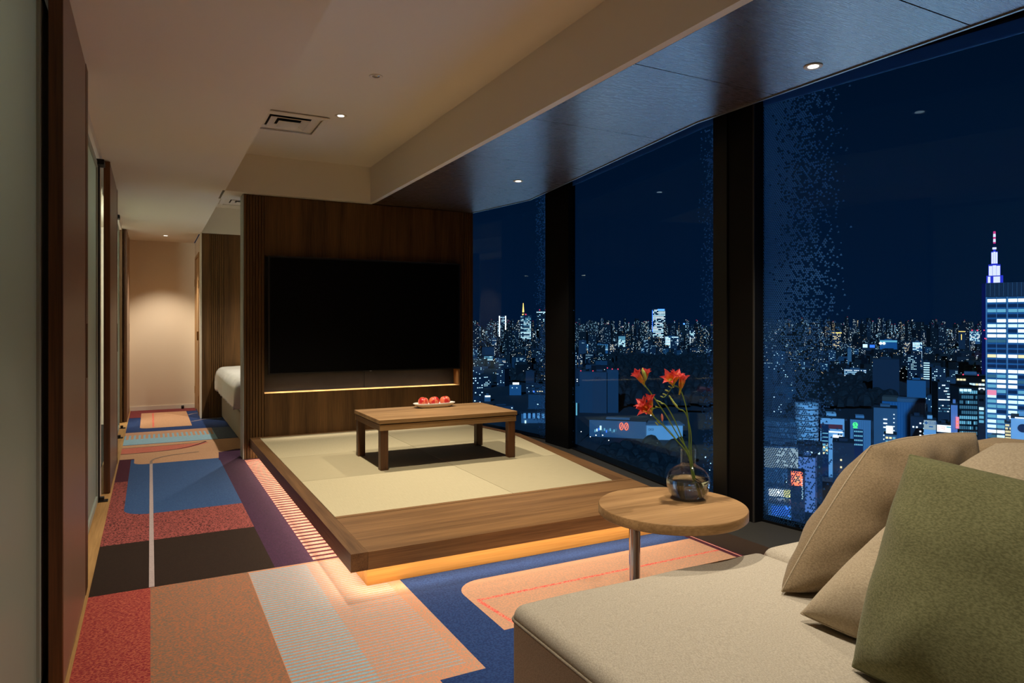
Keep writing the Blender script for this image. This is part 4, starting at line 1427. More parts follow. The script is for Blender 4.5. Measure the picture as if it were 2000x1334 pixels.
def building(name, label, px0, px1, ytop, d, depth=25.0, wall='conc_mid', yaw=0.0, group=None, win=None, side=None, roof=True, beacon=0, ground=GROUND, wallname='walls'):
    cx = (px0 + px1) / 2
    base = spot_on(cx, d, ground)
    th = math.atan((cx - 1000.0) / 1333.0)
    w = (px1 - px0) / 1333.0 * d * math.cos(th)
    h = 1.2 - (ytop - 632.0) * d / 1333.0 - ground
    # local X runs to the right as seen from the room, local Y away from it
    ang = -YAW - th + yaw
    b = empty(name, base, ang, label, 'building', group)
    link(wallname, box_mesh(-w / 2, w / 2, 0, depth, 0, h), wall, b)
    if roof:
        t = max(0.6, h * 0.012)
        link('parapet', box_mesh(-w / 2 - 0.2, w / 2 + 0.2, -0.2, depth + 0.2, h, h + t), 'roof_dark', b)
        link('roof_plant', box_mesh(-w * 0.22, w * 0.2, depth * 0.3, depth * 0.7, h + t, h + t + max(1.5, h * 0.04)), wall, b)
    for face, spec_ in (('front', win), ('left', side)):
        if not spec_: continue
        kw = dict(spec_)
        wm = kw.pop('mats', ['win_cool', 'win_white'])
        v, f, m = grid_windows(kw.pop('cols'), kw.pop('rows'), w, h, kw.pop('floor'), kw.pop('top', 3.0), kw.pop('gap', 1.0), kw.pop('lit', 0.5), WIN + FAR, wm, face=face, dep=depth, **kw)
        if v:
            o = link('lit_windows', mesh_from('lit_windows', v, f, mats=m), WIN + FAR, b)
            o['kind'] = 'stuff'
    r = d / 1333.0
    for k in range(beacon):
        q = r * 1.3
        bb = link('beacon', lathe_mesh([(0, -q), (q * 0.7, -q * 0.7), (q, 0), (q * 0.7, q * 0.7), (0, q)], 8), 'beacon', b,
                  (-w / 2 + w * (k + 0.5) / beacon, depth * 0.2, h + max(0.6, h * 0.012) + q))
    b['w'] = w; b['h'] = h
    return b, w, h


def add(b, name, mat, x0, x1, y0, y1, z0, z1):
    return link(name, box_mesh(x0, x1, y0, y1, z0, z1), mat, b)


def text_mesh(body, size, mat, parent, loc, extrude=0.2, name='lettering', align='CENTER'):
    cu = bpy.data.curves.new(name, 'FONT'); cu.body = body; cu.size = size; cu.extrude = extrude; cu.align_x = align; cu.align_y = 'CENTER'
    cu.resolution_u = 3
    o = link(name, cu, None, parent, loc, (math.pi / 2, 0, 0))
    cu.materials.append(MATS[mat])
    bpy.context.view_layer.update()
    me = bpy.data.meshes.new_from_object(o.evaluated_get(bpy.context.evaluated_depsgraph_get()))
    bpy.data.objects.remove(o); bpy.data.curves.remove(cu)
    if not me.materials: me.materials.append(MATS[mat])
    return link(name, me, None, parent, loc, (math.pi / 2, 0, 0))


# ground and trees
g = empty('city_ground', (0, 0, GROUND), kind='structure')
corner = [spot_on(300, 24000, GROUND), spot_on(2400, 24000, GROUND)]
link('ground', mesh_from('ground', [(60, -900, 0), (tuple(Vector((2200, -900, 0)))), (corner[1].x, corner[1].y, 0), (corner[0].x, corner[0].y, 0), (-600, 200, 0), (60, 200, 0)], [(0, 1, 2, 3, 4, 5)]), 'asphalt', g)


def grove(name, label, px0, px1, d0, d1, n, rmin, rmax, seed):
    r = random.Random(seed)
    v, f = [], []
    for i in range(n):
        d = r.uniform(d0, d1); p = spot_on(r.uniform(px0, px1), d, 0)
        rad = r.uniform(rmin, rmax); hh = rad * r.uniform(0.8, 1.3)
        b0 = len(v)
        for lat in range(5):
            t = -0.5 + 1.0 * lat / 4 * 1.0
            th = math.pi * (lat / 4) * 0.5 + 0.0
            for k in range(7):
                a = 2 * math.pi * k / 7 + i
                rr = rad * math.cos(th) * r.uniform(0.85, 1.15)
                v.append((p.x + rr * math.cos(a), p.y + rr * math.sin(a), hh * 0.35 + hh * 1.25 * math.sin(th)))
        for lat in range(4):
            for k in range(7):
                k2 = (k + 1) % 7
                f.append((b0 + lat * 7 + k, b0 + lat * 7 + k2, b0 + lat * 7 + 7 + k2, b0 + lat * 7 + 7 + k))
    o = link(name, mesh_from(name, v, f, smooth=False), 'tree_dark', None, (0, 0, GROUND))
    tag(o, label, 'trees', kind='stuff')


grove('park_trees', 'dark treetops of the unlit park beyond the middle pane', 1195, 1420, 1060, 2500, 900, 9, 16, 2)
grove('park_trees', 'dark treetops of the unlit park seen through the right pane', 1560, 1745, 1050, 1560, 420, 9, 15, 3)
grove('plaza_trees', 'dark round treetops around the plaza lamps below the middle pane', 1165, 1345, 540, 690, 130, 6, 11, 4)
grove('plaza_trees', 'dark treetops beside the low blue buildings in the left pane', 900, 1060, 1500, 1750, 160, 8, 12, 5)

W_OFF = dict(floor=3.6, lit=0.75, mats=['win_cool', 'win_white', 'win_cyan'], ww=0.9, wh=0.55, run=0.75)

# --- right pane: the tall office tower, every pane its own part
TD = 500.0
TB = math.atan((1925 - 1000) / 1333.0) + 0.02
tw_w = 70.0
tw_h = 1.2 + 79.0 * TD / 1333.0 - GROUND
tw = empty('office_tower', spot_on(1925, TD, GROUND) + Vector((math.cos(-YAW - TB), math.sin(-YAW - TB), 0)) * tw_w / 2, -YAW - TB, 'tall blue office tower with rows of lit windows at the right edge', 'building')
M = TD / 1333.0
MX = M * math.cos(TB)
link('walls', box_mesh(-tw_w / 2, tw_w / 2, 0, 45, 0, tw_h), 'conc_teal', tw)
link('crown_louvre', box_mesh(-tw_w / 2 - 0.1, tw_w / 2, -0.4, 45.2, tw_h - 27 * M, tw_h), 'conc_dark', tw)
for i in range(30):
    x = -tw_w / 2 + i * 2.6
    add(tw, 'louvre_fin', 'conc_mid', x, x + 0.25, -0.9, -0.4, tw_h - 26 * M, tw_h)
for i in range(6):
    x = -tw_w / 2 + (i * 40.5) * MX
    add(tw, 'pilaster', 'conc_blue', x, x + 2.6 * MX, -1.0, 0, 0, tw_h - 27 * M)
    add(tw, 'mullion', 'conc_blue', x + 20.5 * MX, x + 21.6 * MX, -0.6, 0, 0, tw_h - 27 * M)
pan = {}
pat = {0: ('win_white',) * 4, 1: (None,) * 4, 2: ('win_cyan', 'win_cyan', 'win_cyan', 'win_cyan'), 3: (None,) * 4, 4: (None, 'win_white', 'win_white', 'win_white'), 5: ('win_cool',) * 4,
       6: ('win_white', 'win_white', None, 'win_white'), 7: ('win_white', 'win_white', 'win_cool', 'win_cool'), 8: ('win_dim', 'win_dim', 'win_white', 'win_white'), 9: (None,) * 4, 10: (None,) * 4,
       11: ('win_warm', 'win_white', 'win_white', 'win_warm'), 12: (None,) * 4, 13: (None,) * 4, 14: ('win_white',) * 4, 15: ('win_dim', 'win_cyan', 'win_cool', None)}
for r_ in range(30):
    zc = 1.2 - (587.5 + 9.75 * r_ - 632) * M - GROUND
    add(tw, 'spandrel', 'glass_blue', -tw_w / 2 + 1, tw_w / 2, -0.25, 0, zc - 7.4 * M, zc - 4.0 * M)
    for c_ in range(8):
        if r_ in pat and c_ < 4: mt = pat[r_][c_]
        else: mt = CR.choice(['win_white', 'win_cool', 'win_cool', 'win_cyan', 'win_dim', None])
        if mt is None: mt = 'sign_navy'
        if mt not in pan:
            pan[mt] = box_mesh(-8.6 * MX, 8.6 * MX, -0.3, 0, -3.0 * M, 3.0 * M)
        x = -tw_w / 2 + (3.2 + 8.8 + (c_ // 2) * 40.5 + (c_ % 2) * 18.7) * MX
        link('window', pan[mt], mt, tw, (x, 0, zc))
add(tw, 'lit_sign', 'sign_pink', -tw_w / 2 + 3 * MX, -tw_w / 2 + 21 * MX, -0.8, -0.3, 1.2 - (771 - 632) * M - GROUND, 1.2 - (761 - 632) * M - GROUND)
for x, y in ((-3, 645), (-1.5, 661), (1.0, 662)):
    q = 1.3 * M
    link('beacon', lathe_mesh([(0, -q), (q, 0), (0, q)], 8), 'beacon', tw, (-tw_w / 2 + x * MX, -1, 1.2 - (y - 632) * M - GROUND))

# --- spire tower, floodlight on crown and shaft painted as emission
DD = 1500.0; M = DD / 1333.0
zz = lambda y, D=DD: 1.2 - (y - 632.0) * D / 1333.0 - GROUND
MS = M * math.cos(math.atan(942 / 1333.0))
sp = empty('spire_tower', spot_on(1942, DD, GROUND), -YAW - math.atan(942 / 1333.0), 'distant stepped tower with glowing white and blue spire', 'building')
add(sp, 'shaft', 'body_flood_blue', -25 * MS, 22 * MS, 0, 45, 0, zz(553))
add(sp, 'tier', 'crown_flood_blue', -16 * MS, 17 * MS, 4, 40, zz(553), zz(538))
add(sp, 'tier', 'crown_flood_blue', -12 * MS, 12 * MS, 8, 36, zz(538), zz(516))
add(sp, 'tier', 'crown_flood_blue', -6.5 * MS, 6.5 * MS, 12, 30, zz(516), zz(490))
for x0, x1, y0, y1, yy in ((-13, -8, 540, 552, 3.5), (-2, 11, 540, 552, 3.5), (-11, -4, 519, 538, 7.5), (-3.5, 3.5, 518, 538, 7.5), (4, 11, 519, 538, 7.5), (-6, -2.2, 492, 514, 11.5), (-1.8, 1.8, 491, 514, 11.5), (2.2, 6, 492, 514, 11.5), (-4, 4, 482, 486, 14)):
    add(sp, 'flood_glow_panel', 'crown_flood_white', x0 * MS, x1 * MS, yy - 0.6, yy, zz(y1), zz(y0))
for y0, y1, mt in ((490, 482, 'crown_flood_blue'), (482, 474, 'body_flood_blue'), (474, 471, 'crown_red'), (471, 465, 'crown_flood_white'), (465, 461, 'crown_red'), (461, 455, 'crown_flood_white'), (455, 450, 'crown_red')):
    rr = 2.6 if mt != 'body_flood_blue' else 1.6
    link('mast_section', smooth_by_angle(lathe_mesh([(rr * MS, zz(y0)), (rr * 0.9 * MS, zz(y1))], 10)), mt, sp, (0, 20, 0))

# --- right pane: near and middle buildings
b, w, h = building('curved_store', 'rounded white department store banded with dark lines', 1566, 1601, 790, 560, 18, 'conc_white', roof=False)
bpy.data.objects.remove(b.children[0])
rad = w / 2 * 1.35
link('drum_wall', smooth_by_angle(lathe_mesh([(0, 0), (rad, 0), (rad, h), (0, h)], 40)), 'conc_white', b, (-rad * 0.35, rad, 0))
for i in range(9):
    link('band', smooth_by_angle(lathe_mesh([(rad + 0.12, h - 5 - i * 4.6), (rad + 0.12, h - 4.3 - i * 4.6)], 40)), 'roof_dark', b, (-rad * 0.35, rad, 0))
add(b, 'wing', 'conc_mid', -46, -rad * 0.6, 4, 30, 0, h - 16)
for i in range(4):
    add(b, 'band', 'roof_dark', -46.2, -rad * 0.6, 3.7, 4, h - 21 - i * 4.6, h - 20.3 - i * 4.6)

b, w, h = building('red_band_store', 'white store building with a red band and bright showroom', 1602, 1649, 817, 565, 34, 'conc_white', yaw=0.06)
add(b, 'red_band', 'paint_red', -w / 2, w / 2 - 1.4, -0.25, 0, h - 8.6, h - 5.0)
add(b, 'dark_glazing', 'sign_navy', -w / 2 + 0.8, -w / 2 + 6.2, -0.5, 0, 4, h - 5.3)
for i in range(5):
    add(b, 'lit_floor', 'win_cyan', -w / 2 + 1.2, -w / 2 + 5.8, -0.65, -0.5, h - 13 - i * 3.2, h - 12.2 - i * 3.2)
add(b, 'showroom', 'sign_white', -w / 2 + 9.5, w / 2 - 1.4, -0.3, 0, h - 20.5, h - 13.5)
add(b, 'ceiling_lights', 'win_white', -w / 2 + 6.5, w / 2 - 1.2, -0.3, 0, h - 11.6, h - 10.8)
for i in range(4):
    for k in range(3):
        add(b, 'lit_entrance', 'win_cyan' if (i + k) % 2 else 'win_warm', -w / 2 + k * 2.0, -w / 2 + 1.6 + k * 2.0, -0.6, 0, h - 23 - i * 2.3, h - 21.2 - i * 2.3)
b, w, h = building('green_sign_block', 'ribbed pale building with a round green sign', 1660, 1701, 820, 575, 24, 'conc_blue', yaw=0.05)
for i in range(13):
    add(b, 'rib', 'conc_mid', -w / 2 + 0.5 + i * 1.35, -w / 2 + 0.75 + i * 1.35, -0.3, 0, 0, h - 0.5)
disc = smooth_by_angle(lathe_mesh([(0, 0), (2.0, 0), (2.0, 0.3), (0, 0.3)], 28))
o = link('round_sign', disc, 'sign_green', b, (-w / 2 + 3.9, -0.3, h - 4.2), (math.pi / 2, 0, 0))
sg = text_mesh('S', 4.0, 'conc_teal', b, (-w / 2 + 3.9, -0.75, h - 4.2), 0.05)
add(b, 'sign_caption', 'sign_green', -w / 2 + 2.2, -w / 2 + 5.6, -0.6, -0.3, h - 7.2, h - 6.3)
add(b, 'glazing', 'sign_navy', -w / 2 + 2.6, -w / 2 + 9.8, -0.55, 0, 2, h - 8)
for i in range(4):
    for k in range(5):
        add(b, 'lit_pane', 'win_cyan', -w / 2 + 3.0 + k * 1.35, -w / 2 + 4.0 + k * 1.35, -0.7, -0.55, h - 10.5 - i * 3.7, h - 9.2 - i * 3.7)
b, w, h = building('grey_tower_block', 'grey mid-rise tower with a column of small lit windows', 1706, 1752, 797, 640, 22, 'conc_mid', win=dict(cols=3, rows=14, floor=3.75, lit=0.0))
for i in range(8):
    add(b, 'lit_window', 'win_white' if i not in (3,) else 'win_dim', -1.6, 1.5, -0.3, 0, h - 11 - i * 3.75, h - 10 - i * 3.75)
for i in range(5):
    add(b, 'lit_window', 'win_white', 6.6, 7.5, -0.3, 0, h - 6 - i * 3.75, h - 5.2 - i * 3.75)
b, w, h = building('billboard_block', 'small block topped by a blank white glowing billboard', 1727, 1751, 849, 560, 14, 'conc_mid', win=dict(cols=3, rows=5, floor=3.2, lit=0.8, top=1.0, gap=0.6, mats=['win_cool', 'win_cyan', 'win_warm']))
add(b, 'billboard', 'sign_white', -w / 2 + 1.2, w / 2 - 2.6, -0.4, 0.4, h + 1.0, h + 7.2)
add(b, 'billboard_frame', 'roof_dark', -w / 2 + 1.0, w / 2 - 2.4, 0.4, 1.0, h - 0.5, h + 7.4)
b, w, h = building('blue_glass_block', 'wide blue glass building with brown rooftop screen', 1722, 1806, 785, 720, 34, 'glass_blue', yaw=-0.05)
add(b, 'roof_screen', 'brick_brown', -w / 2, -w / 2 + 14, -0.5, 20, h, h + 4.6)
add(b, 'roof_screen', 'conc_mid', -w / 2 + 14, w / 2, -0.3, 20, h, h + 3.6)
for i in range(14):
    add(b, 'glazing_bar', 'conc_blue', -w / 2 + 8 + i * 2.6, -w / 2 + 8.2 + i * 2.6, -0.25, 0, 0, h - 1)
for i in range(5):
    add(b, 'lit_pane', 'win_cool', w / 2 - 9, w / 2 - 1, -0.3, 0, h - 22 - i * 5, h - 20.8 - i * 5)
b, w, h = building('kanji_sign_block', 'pale narrow building with blue kanji on its top', 1804, 1828, 821, 520, 14, 'conc_white')
add(b, 'sign_board', 'sign_pale', -w / 2, w / 2, -0.3, 0, h - 7, h)
o = add(b, 'diamond', 'glass_blue', -0.9, 0.9, -0.15, 0.0, -0.9, 0.9); o.location = (-w / 2 + 1.6, -0.3, h - 2.0); o.rotation_euler = (0, math.pi / 4, 0)
text_mesh('田', 3.0, 'glass_blue', b, (-w / 2 + 4.4, -0.4, h - 2.1), 0.06)
text_mesh('園', 2.8, 'glass_blue', b, (-w / 2 + 7.3, -0.4, h - 2.1), 0.06)
add(b, 'caption', 'glass_blue', -w / 2 + 3.4, -w / 2 + 6.0, -0.4, -0.3, h - 5.2, h - 4.2)
add(b, 'shop_sign', 'win_warm', -w / 2 + 1.2, w / 2 - 1.2, -0.4, 0, h - 13, h - 11.4)
b, w, h = building('lit_hoarding_block', 'low dark block with a white hoarding framed in red', 1829, 1861, 829, 540, 16, 'conc_dark')
add(b, 'hoarding', 'sign_white', -w / 2 + 0.3, w / 2, -0.4, 0, h - 6, h - 0.6)
for (x0, x1, z0, z1) in ((1.0, 5.4, 4.6, 4.9), (1.0, 5.4, 2.3, 2.6), (1.0, 1.3, 2.3, 4.9), (5.1, 5.4, 2.3, 4.9), (1.6, 4.8, 3.4, 3.8)):
    add(b, 'red_mark', 'sign_red', -w / 2 + x0, -w / 2 + x1, -0.5, -0.4, h - 6.6 + z0, h - 6.6 + z1)
add(b, 'blue_caption', 'sign_cyan', 1.2, w / 2 - 0.4, -0.5, -0.4, h - 2.4, h - 1.4)
b, w, h = building('dark_narrow_block', 'dark narrow block with a few bright windows and pink shopfront', 1778, 1803, 815, 555, 16, 'conc_dark', win=dict(cols=3, rows=8, floor=3.3, lit=0.35, top=3, gap=0.8, mats=['win_white'], ww=0.5, wh=0.35))
add(b, 'shopfront', 'sign_pink', -w / 2 + 1, w / 2 - 1, -0.4, 0, h - 20, h - 18)
b, w, h = building('angled_office', 'angled office block with grids of dim windows below the tower', 1871, 1911, 757, 560, 26, 'conc_teal', yaw=0.25, win=dict(cols=9, rows=16, floor=4.2, lit=0.85, top=1.5, gap=0.6, mats=['win_dim', 'win_dim', 'sign_navy', 'win_cool', 'win_dim'] if False else ['win_dim', 'win_dim', 'win_cyan', 'win_dim'], ww=0.72, wh=0.6))
for k in range(3):
    add(b, 'lit_window', 'win_cool', -w / 2 + 0.8 + k * 2.9, -w / 2 + 3.2 + k * 2.9, -0.5, 0, h - 3.2, h - 1.2)
b, w, h = building('blue_slab_block', 'narrow blue block with few square windows against the tower', 1910, 1925, 771, 540, 14, 'conc_blue')
for i, z in enumerate((3.2, 10, 13.4, 16.8, 20.2)):
    add(b, 'window', 'sign_navy' if i == 0 else ('win_cool' if i == 1 else 'win_cyan'), -1.8, 1.2, -0.3, 0, h - z - 2, h - z)
b, w, h = building('terrace_office', 'stepped office with bright top floors behind the angled block', 1866, 1925, 736, 650, 26, 'conc_mid', win=dict(cols=9, rows=7, floor=4.0, lit=0.5, top=1, gap=0.8, mats=['win_white', 'win_cool', 'win_warm'], ww=0.85, wh=0.45, run=0.6), beacon=2)
b, w, h = building('lilac_slab', 'plain lilac slab wall beside a vertical pink neon sign', 1857, 1870, 791, 530, 16, 'paint_lilac')
add(b, 'neon_sign', 'sign_pink', w / 2 - 1.2, w / 2 + 1.0, -1.2, -0.3, h - 18, h - 9)
for z in (13.5, 16.2):
    add(b, 'neon_letter', 'sign_red', w / 2 - 0.7, w / 2 + 0.5, -1.4, -1.2, h - z, h - z + 1.6)
b, w, h = building('white_corner_block', 'white corner building with a dark round window by the tower foot', 1974, 2030, 818, 430, 20, 'conc_white')
o = link('round_window', smooth_by_angle(lathe_mesh([(0, 0), (2.6, 0), (2.6, 0.3), (0, 0.3)], 24)), 'sign_navy', b, (-w / 2 + 6, -0.1, h - 6), (math.pi / 2, 0, 0))
add(b, 'roof_light', 'win_white', -w / 2 + 2, w / 2, -0.3, 0.2, h, h + 0.7)
b, w, h = building('warm_grid_block', 'small block with a yellow lit window grid', 1962, 1975, 826, 470, 12, 'conc_mid', win=dict(cols=4, rows=8, floor=2.2, lit=0.9, top=0.5, gap=0.3, mats=['win_warm'], ww=0.7, wh=0.6))
b, w, h = building('lit_slab_office', 'brightly lit white slab office in the middle distance', 1782, 1801, 668, 2300, 30, 'conc_mid', win=dict(cols=9, rows=15, floor=4.2, lit=0.8, top=1, gap=0.5, mats=['far_cool', 'win_white', 'win_cool'], ww=0.85, wh=0.6, run=0.5))
b, w, h = building('amber_tower', 'tower with an amber crown and warm windows', 1625, 1643, 649, 2600, 26, 'conc_dark', win=dict(cols=6, rows=14, floor=5.0, lit=0.6, top=3, gap=2, mats=['far_warm', 'win_warm'], ww=0.5, wh=0.5))
add(b, 'amber_crown', 'lamp_amber', -w / 2 - 1, w / 2 + 1, -0.5, 1, h - 4, h - 0.5)
b, w, h = building('banded_office', 'long low office with several rows of white windows', 1648, 1692, 721, 1500, 24, 'conc_mid', win=dict(cols=16, rows=6, floor=4.0, lit=0.92, top=0.8, gap=0.6, mats=['win_white', 'win_cool'], ww=0.6, wh=0.4))
b, w, h = building('floodlit_hall', 'low hall under blue floodlights near the skyline', 1718, 1752, 664, 2800, 30, 'glass_blue')
for x in (-28, -16):
    link('floodlight', lathe_mesh([(0, -6), (4.2, -4.2), (6, 0), (4.2, 4.2), (0, 6)], 12), 'sign_white', b, (x, -2, h - 14))
add(b, 'lit_band', 'sign_cyan', -w / 2, w / 2, -0.4, 0, h - 9, h - 2)
b, w, h = building('blue_screen_block', 'low block with a bright blue screen in the distance', 1684, 1710, 672, 2700, 24, 'conc_dark')
add(b, 'screen', 'win_cool', -w / 2 + 2, -w / 2 + 18, -0.5, 0, h - 14, h - 1)
add(b, 'screen', 'sign_blue', -w / 2 + 26, w / 2 - 3, -0.5, 0, h - 14, h - 3)
b, w, h = building('slim_tower', 'slim dark residential tower with dotted balconies', 1655, 1663, 680, 1800, 14, 'conc_mid', win=dict(cols=3, rows=22, floor=2.1, lit=0.9, top=0.5, gap=0.3, mats=['win_dim'], ww=0.6, wh=0.4))
b, w, h = building('dark_office', 'large unlit office block in front of the lit slab', 1704, 1756, 702, 1150, 36, 'conc_dark')
b, w, h = building('teal_rooftop_block', 'plain teal rooftop block above the blue glass building', 1771, 1808, 743, 950, 26, 'conc_teal')
b, w, h = building('striped_office', 'office with stacked white window strips', 1803, 1816, 706, 1400, 20, 'conc_dark', win=dict(cols=4, rows=8, floor=4.6, lit=0.8, top=1, gap=0.5, mats=['win_cool'], ww=0.9, wh=0.4, run=0.9))
b, w, h = building('fan_office', 'dark office with rows of small lit strips behind the street lights', 1831, 1858, 748, 800, 22, 'conc_dark', yaw=0.3, win=dict(cols=7, rows=10, floor=3.4, lit=0.5, top=1, gap=0.6, mats=['win_white', 'win_dim', 'win_cool'], ww=0.8, wh=0.35, run=0.4))
b, w, h = building('skyline_office', 'pale lit office on the skyline left of the spire tower', 1893, 1914, 647, 3000, 28, 'conc_mid', win=dict(cols=8, rows=8, floor=5.5, lit=0.6, top=1, gap=1, mats=['far_cool', 'win_cool', 'far_white'], ww=0.7, wh=0.5), beacon=2)
b, w, h = building('gold_top_block', 'dark skyline block with a gold rooftop light', 1872, 1885, 647, 3200, 24, 'conc_dark')
add(b, 'gold_strip', 'lamp_amber', -w / 2, w / 2, -0.5, 0.5, h - 2.6, h)
add(b, 'gold_strip', 'lamp_amber', -3, -0.5, -0.5, 0.5, h - 40, h - 14)

# lower corner seen through the printed glass
b, w, h = building('bright_wall_shop', 'shop building with a big white lit wall in the lower corner', 1487, 1559, 872, 450, 16, 'conc_mid', yaw=0.2)
add(b, 'lit_wall', 'sign_pale', -w / 2, w / 2, -0.4, 0, h - 14, h - 1)
b, w, h = building('lilac_shop', 'lilac walled shop beside the white lit wall', 1559, 1592, 893, 475, 14, 'paint_lilac', yaw=-0.1)
b, w, h = building('red_sign_shop', 'small shop with a glowing red sign cube', 1538, 1572, 922, 415, 12, 'conc_dark', roof=False)
add(b, 'red_sign', 'sign_red', -w / 2 + 2, -w / 2 + 8.4, -1.2, 0.5, h - 8, h + 0.3)
add(b, 'red_sign_core', 'sign_orange', -w / 2 + 4, -w / 2 + 7, -1.4, -1.2, h - 6, h - 2)
for x, n_ in ((-w / 2 - 0.6, 6), (w / 2 - 1.6, 11)):
    for i in range(n_):
        link('string_bulb', lathe_mesh([(0, -0.32), (0.32, 0), (0, 0.32)], 6), 'far_cool', b, (x + 0.3 * (i % 2), -1.4, h - 4 - i * 1.15))
b, w, h = building('yellow_sign_shop', 'low shop with a white and yellow sign strip', 1496, 1542, 952, 395, 12, 'conc_mid', roof=False)
add(b, 'white_sign', 'sign_white', -w / 2 + 1.5, -w / 2 + 9.5, -0.8, 0, h - 5, h - 1)
add(b, 'yellow_sign', 'sign_yellow', -w / 2 + 9.5, -w / 2 + 13, -0.8, 0, h - 5, h - 1)
b, w, h = building('roof_plant_block', 'low cluttered rooftop behind the frosted triangles', 1556, 1606, 872, 500, 24, 'conc_dark', win=dict(cols=6, rows=4, floor=5.0, lit=0.4, top=2, gap=1, mats=['win_cool', 'win_dim'], ww=0.5, wh=0.3))
b, w, h = building('dark_shed_block', 'dark flat-roofed block below the green sign building', 1626, 1668, 866, 470, 20, 'conc_dark', win=dict(cols=4, rows=3, floor=5.0, lit=0.3, top=4, gap=1, mats=['win_warm', 'win_white'], ww=0.4, wh=0.25))
b, w, h = building('blue_lit_block', 'low block washed in blue light at the window foot', 1500, 1545, 985, 372, 14, 'glass_blue', roof=False)
add(b, 'blue_panel', 'sign_blue', -4, 5, -0.4, 0, h - 6, h - 1)

# --- middle pane
b, w, h = building('twin_slab_block', 'dark twin slab building with ring letters near its top', 1157, 1185, 727, 1000, 24, 'block_grey')
add(b, 'slab', 'block_teal', w / 2, w / 2 + 17, 6, 30, 0, h + 3)
add(b, 'slab', 'block_teal', -w / 2 - 19, -w / 2, 2, 26, 0, h)
ringm = tube_mesh([(1.25 * math.cos(t * math.pi / 8), 0, 1.7 * math.sin(t * math.pi / 8)) for t in range(16)], 0.32, 6, closed=True)
for i, x in enumerate((-4.2, 0.4)):
    link('letter_ring', ringm, 'conc_dark', b, (x - 1.5, -0.3, h - 8.5))
    add(b, 'letter_bar', 'conc_dark', x + 0.4, x + 1.0, -0.5, 0, h - 10.2, h - 6.8)
for x, z in ((-w / 2 - 17, 1.5), (-w / 2 + 0.8, 1.5), (w / 2 + 1, 6), (w / 2 + 8, 4.5), (w / 2 + 16.4, 4.5)):
    link('beacon', lathe_mesh([(0, -1.0), (0.9, 0), (0, 1.0)], 8), 'beacon', b, (x, 5, h + z))
b, w, h = building('neon_store', 'store with two red neon ovals on its wall', 1150, 1262, 822, 785, 26, 'conc_mid', yaw=-0.12)
ov = tube_mesh([(2.0 * math.cos(t * math.pi / 10), 0, 4.0 * math.sin(t * math.pi / 10)) for t in range(20)], 0.5, 6, closed=True)
for x in (4.6, 10.2):
    link('neon_oval', ov, 'sign_red', b, (x, -0.8, h - 6.0))
    o = add(b, 'neon_bar', 'sign_red', -0.35, 0.35, -0.4, 0, -2.4, 2.4); o.location = (x, -0.6, h - 6.0); o.rotation_euler = (0, 0.25, 0)
for i in range(12):
    add(b, 'lit_window', CR.choice(['win_cyan', 'win_cool', 'win_dim', 'sign_blue']), -w / 2 + 6 + i * 2.2, -w / 2 + 7.4 + i * 2.2, -0.4, 0, h - 14 + (i % 3), h - 11 + (i % 3))
b, w, h = building('white_wall_store', 'low white-walled store with faint lettering behind the flowers', 1262, 1334, 831, 770, 30, 'conc_white', yaw=0.18, roof=False)
add(b, 'roof_slab', 'conc_mid', -w / 2, w / 2 + 2, -0.4, 30, h, h + 1.2)
ringm2 = ringm.copy(); ringm2.materials.clear()
for i, x in enumerate((3.0, 6.2)):
    o = link('letter_ring', ringm2, 'conc_mid', b, (-w / 2 + x, -0.2, h - 4.5)); o.scale = (0.7, 0.7, 0.7)
    add(b, 'letter_bar', 'conc_mid', -w / 2 + x + 1.3, -w / 2 + x + 1.7, -0.25, 0, h - 5.8, h - 3.3)
b, w, h = building('cyan_roof_hall', 'long low hall with a cyan lit fascia behind the flowers', 1324, 1377, 806, 1010, 20, 'conc_dark', roof=False)
add(b, 'lit_fascia', 'sign_cyan', -w / 2, w / 2, -0.5, 0, h - 8.5, h - 0.5)
b, w, h = building('skyline_tower', 'tall lit skyscraper with a blue top on the middle skyline', 1274, 1300, 603, 5000, 60, 'conc_dark', roof=False,
                   win=dict(cols=9, rows=22, floor=9.5, lit=0.72, top=6, gap=3, mats=['far_cool', 'win_cool', 'win_white'], ww=0.8, wh=0.5, run=0.3))
add(b, 'blue_crown', 'far_blue', -w * 0.1, w * 0.42, -2, 2, h - 14, h - 2)
add(b, 'blue_edge', 'sign_blue', -w / 2 - 2, -w / 2 + 3, -3, 0, h - 170, h - 10)
b, w, h = building('bright_office', 'broad bright office block on the middle skyline', 1299, 1325, 657, 3600, 40, 'conc_mid', win=dict(cols=12, rows=11, floor=6.6, lit=0.9, top=1, gap=1, mats=['win_cool', 'far_cool', 'win_white'], ww=0.85, wh=0.6, run=0.6))
b, w, h = building('double_office', 'narrow double office tower right of the bright block', 1346, 1358, 645, 3900, 30, 'conc_dark', win=dict(cols=5, rows=14, floor=7.0, lit=0.7, top=2, gap=2, mats=['far_cool', 'win_white'], ww=0.7, wh=0.5))
b, w, h = building('wide_arena', 'wide low building with bright vertical fins in the distance', 1136, 1190, 672, 3000, 40, 'conc_teal', win=dict(cols=26, rows=3, floor=9, lit=0.8, top=1, gap=1, mats=['win_cyan', 'win_cool', 'far_cool'], ww=0.4, wh=0.8))
b, w, h = building('billboard_office', 'small office with a glowing teal front on the skyline', 1207, 1222, 656, 3300, 30, 'conc_dark', win=dict(cols=6, rows=8, floor=6.5, lit=0.85, top=2, gap=2, mats=['win_cyan', 'win_cool'], ww=0.9, wh=0.7))
b, w, h = building('spot_office', 'dark skyline block with a purple roof light', 1331, 1341, 634, 4600, 40, 'far_dark', win=dict(cols=4, rows=12, floor=9, lit=0.2, mats=['far_cool'], ww=0.5, wh=0.4))
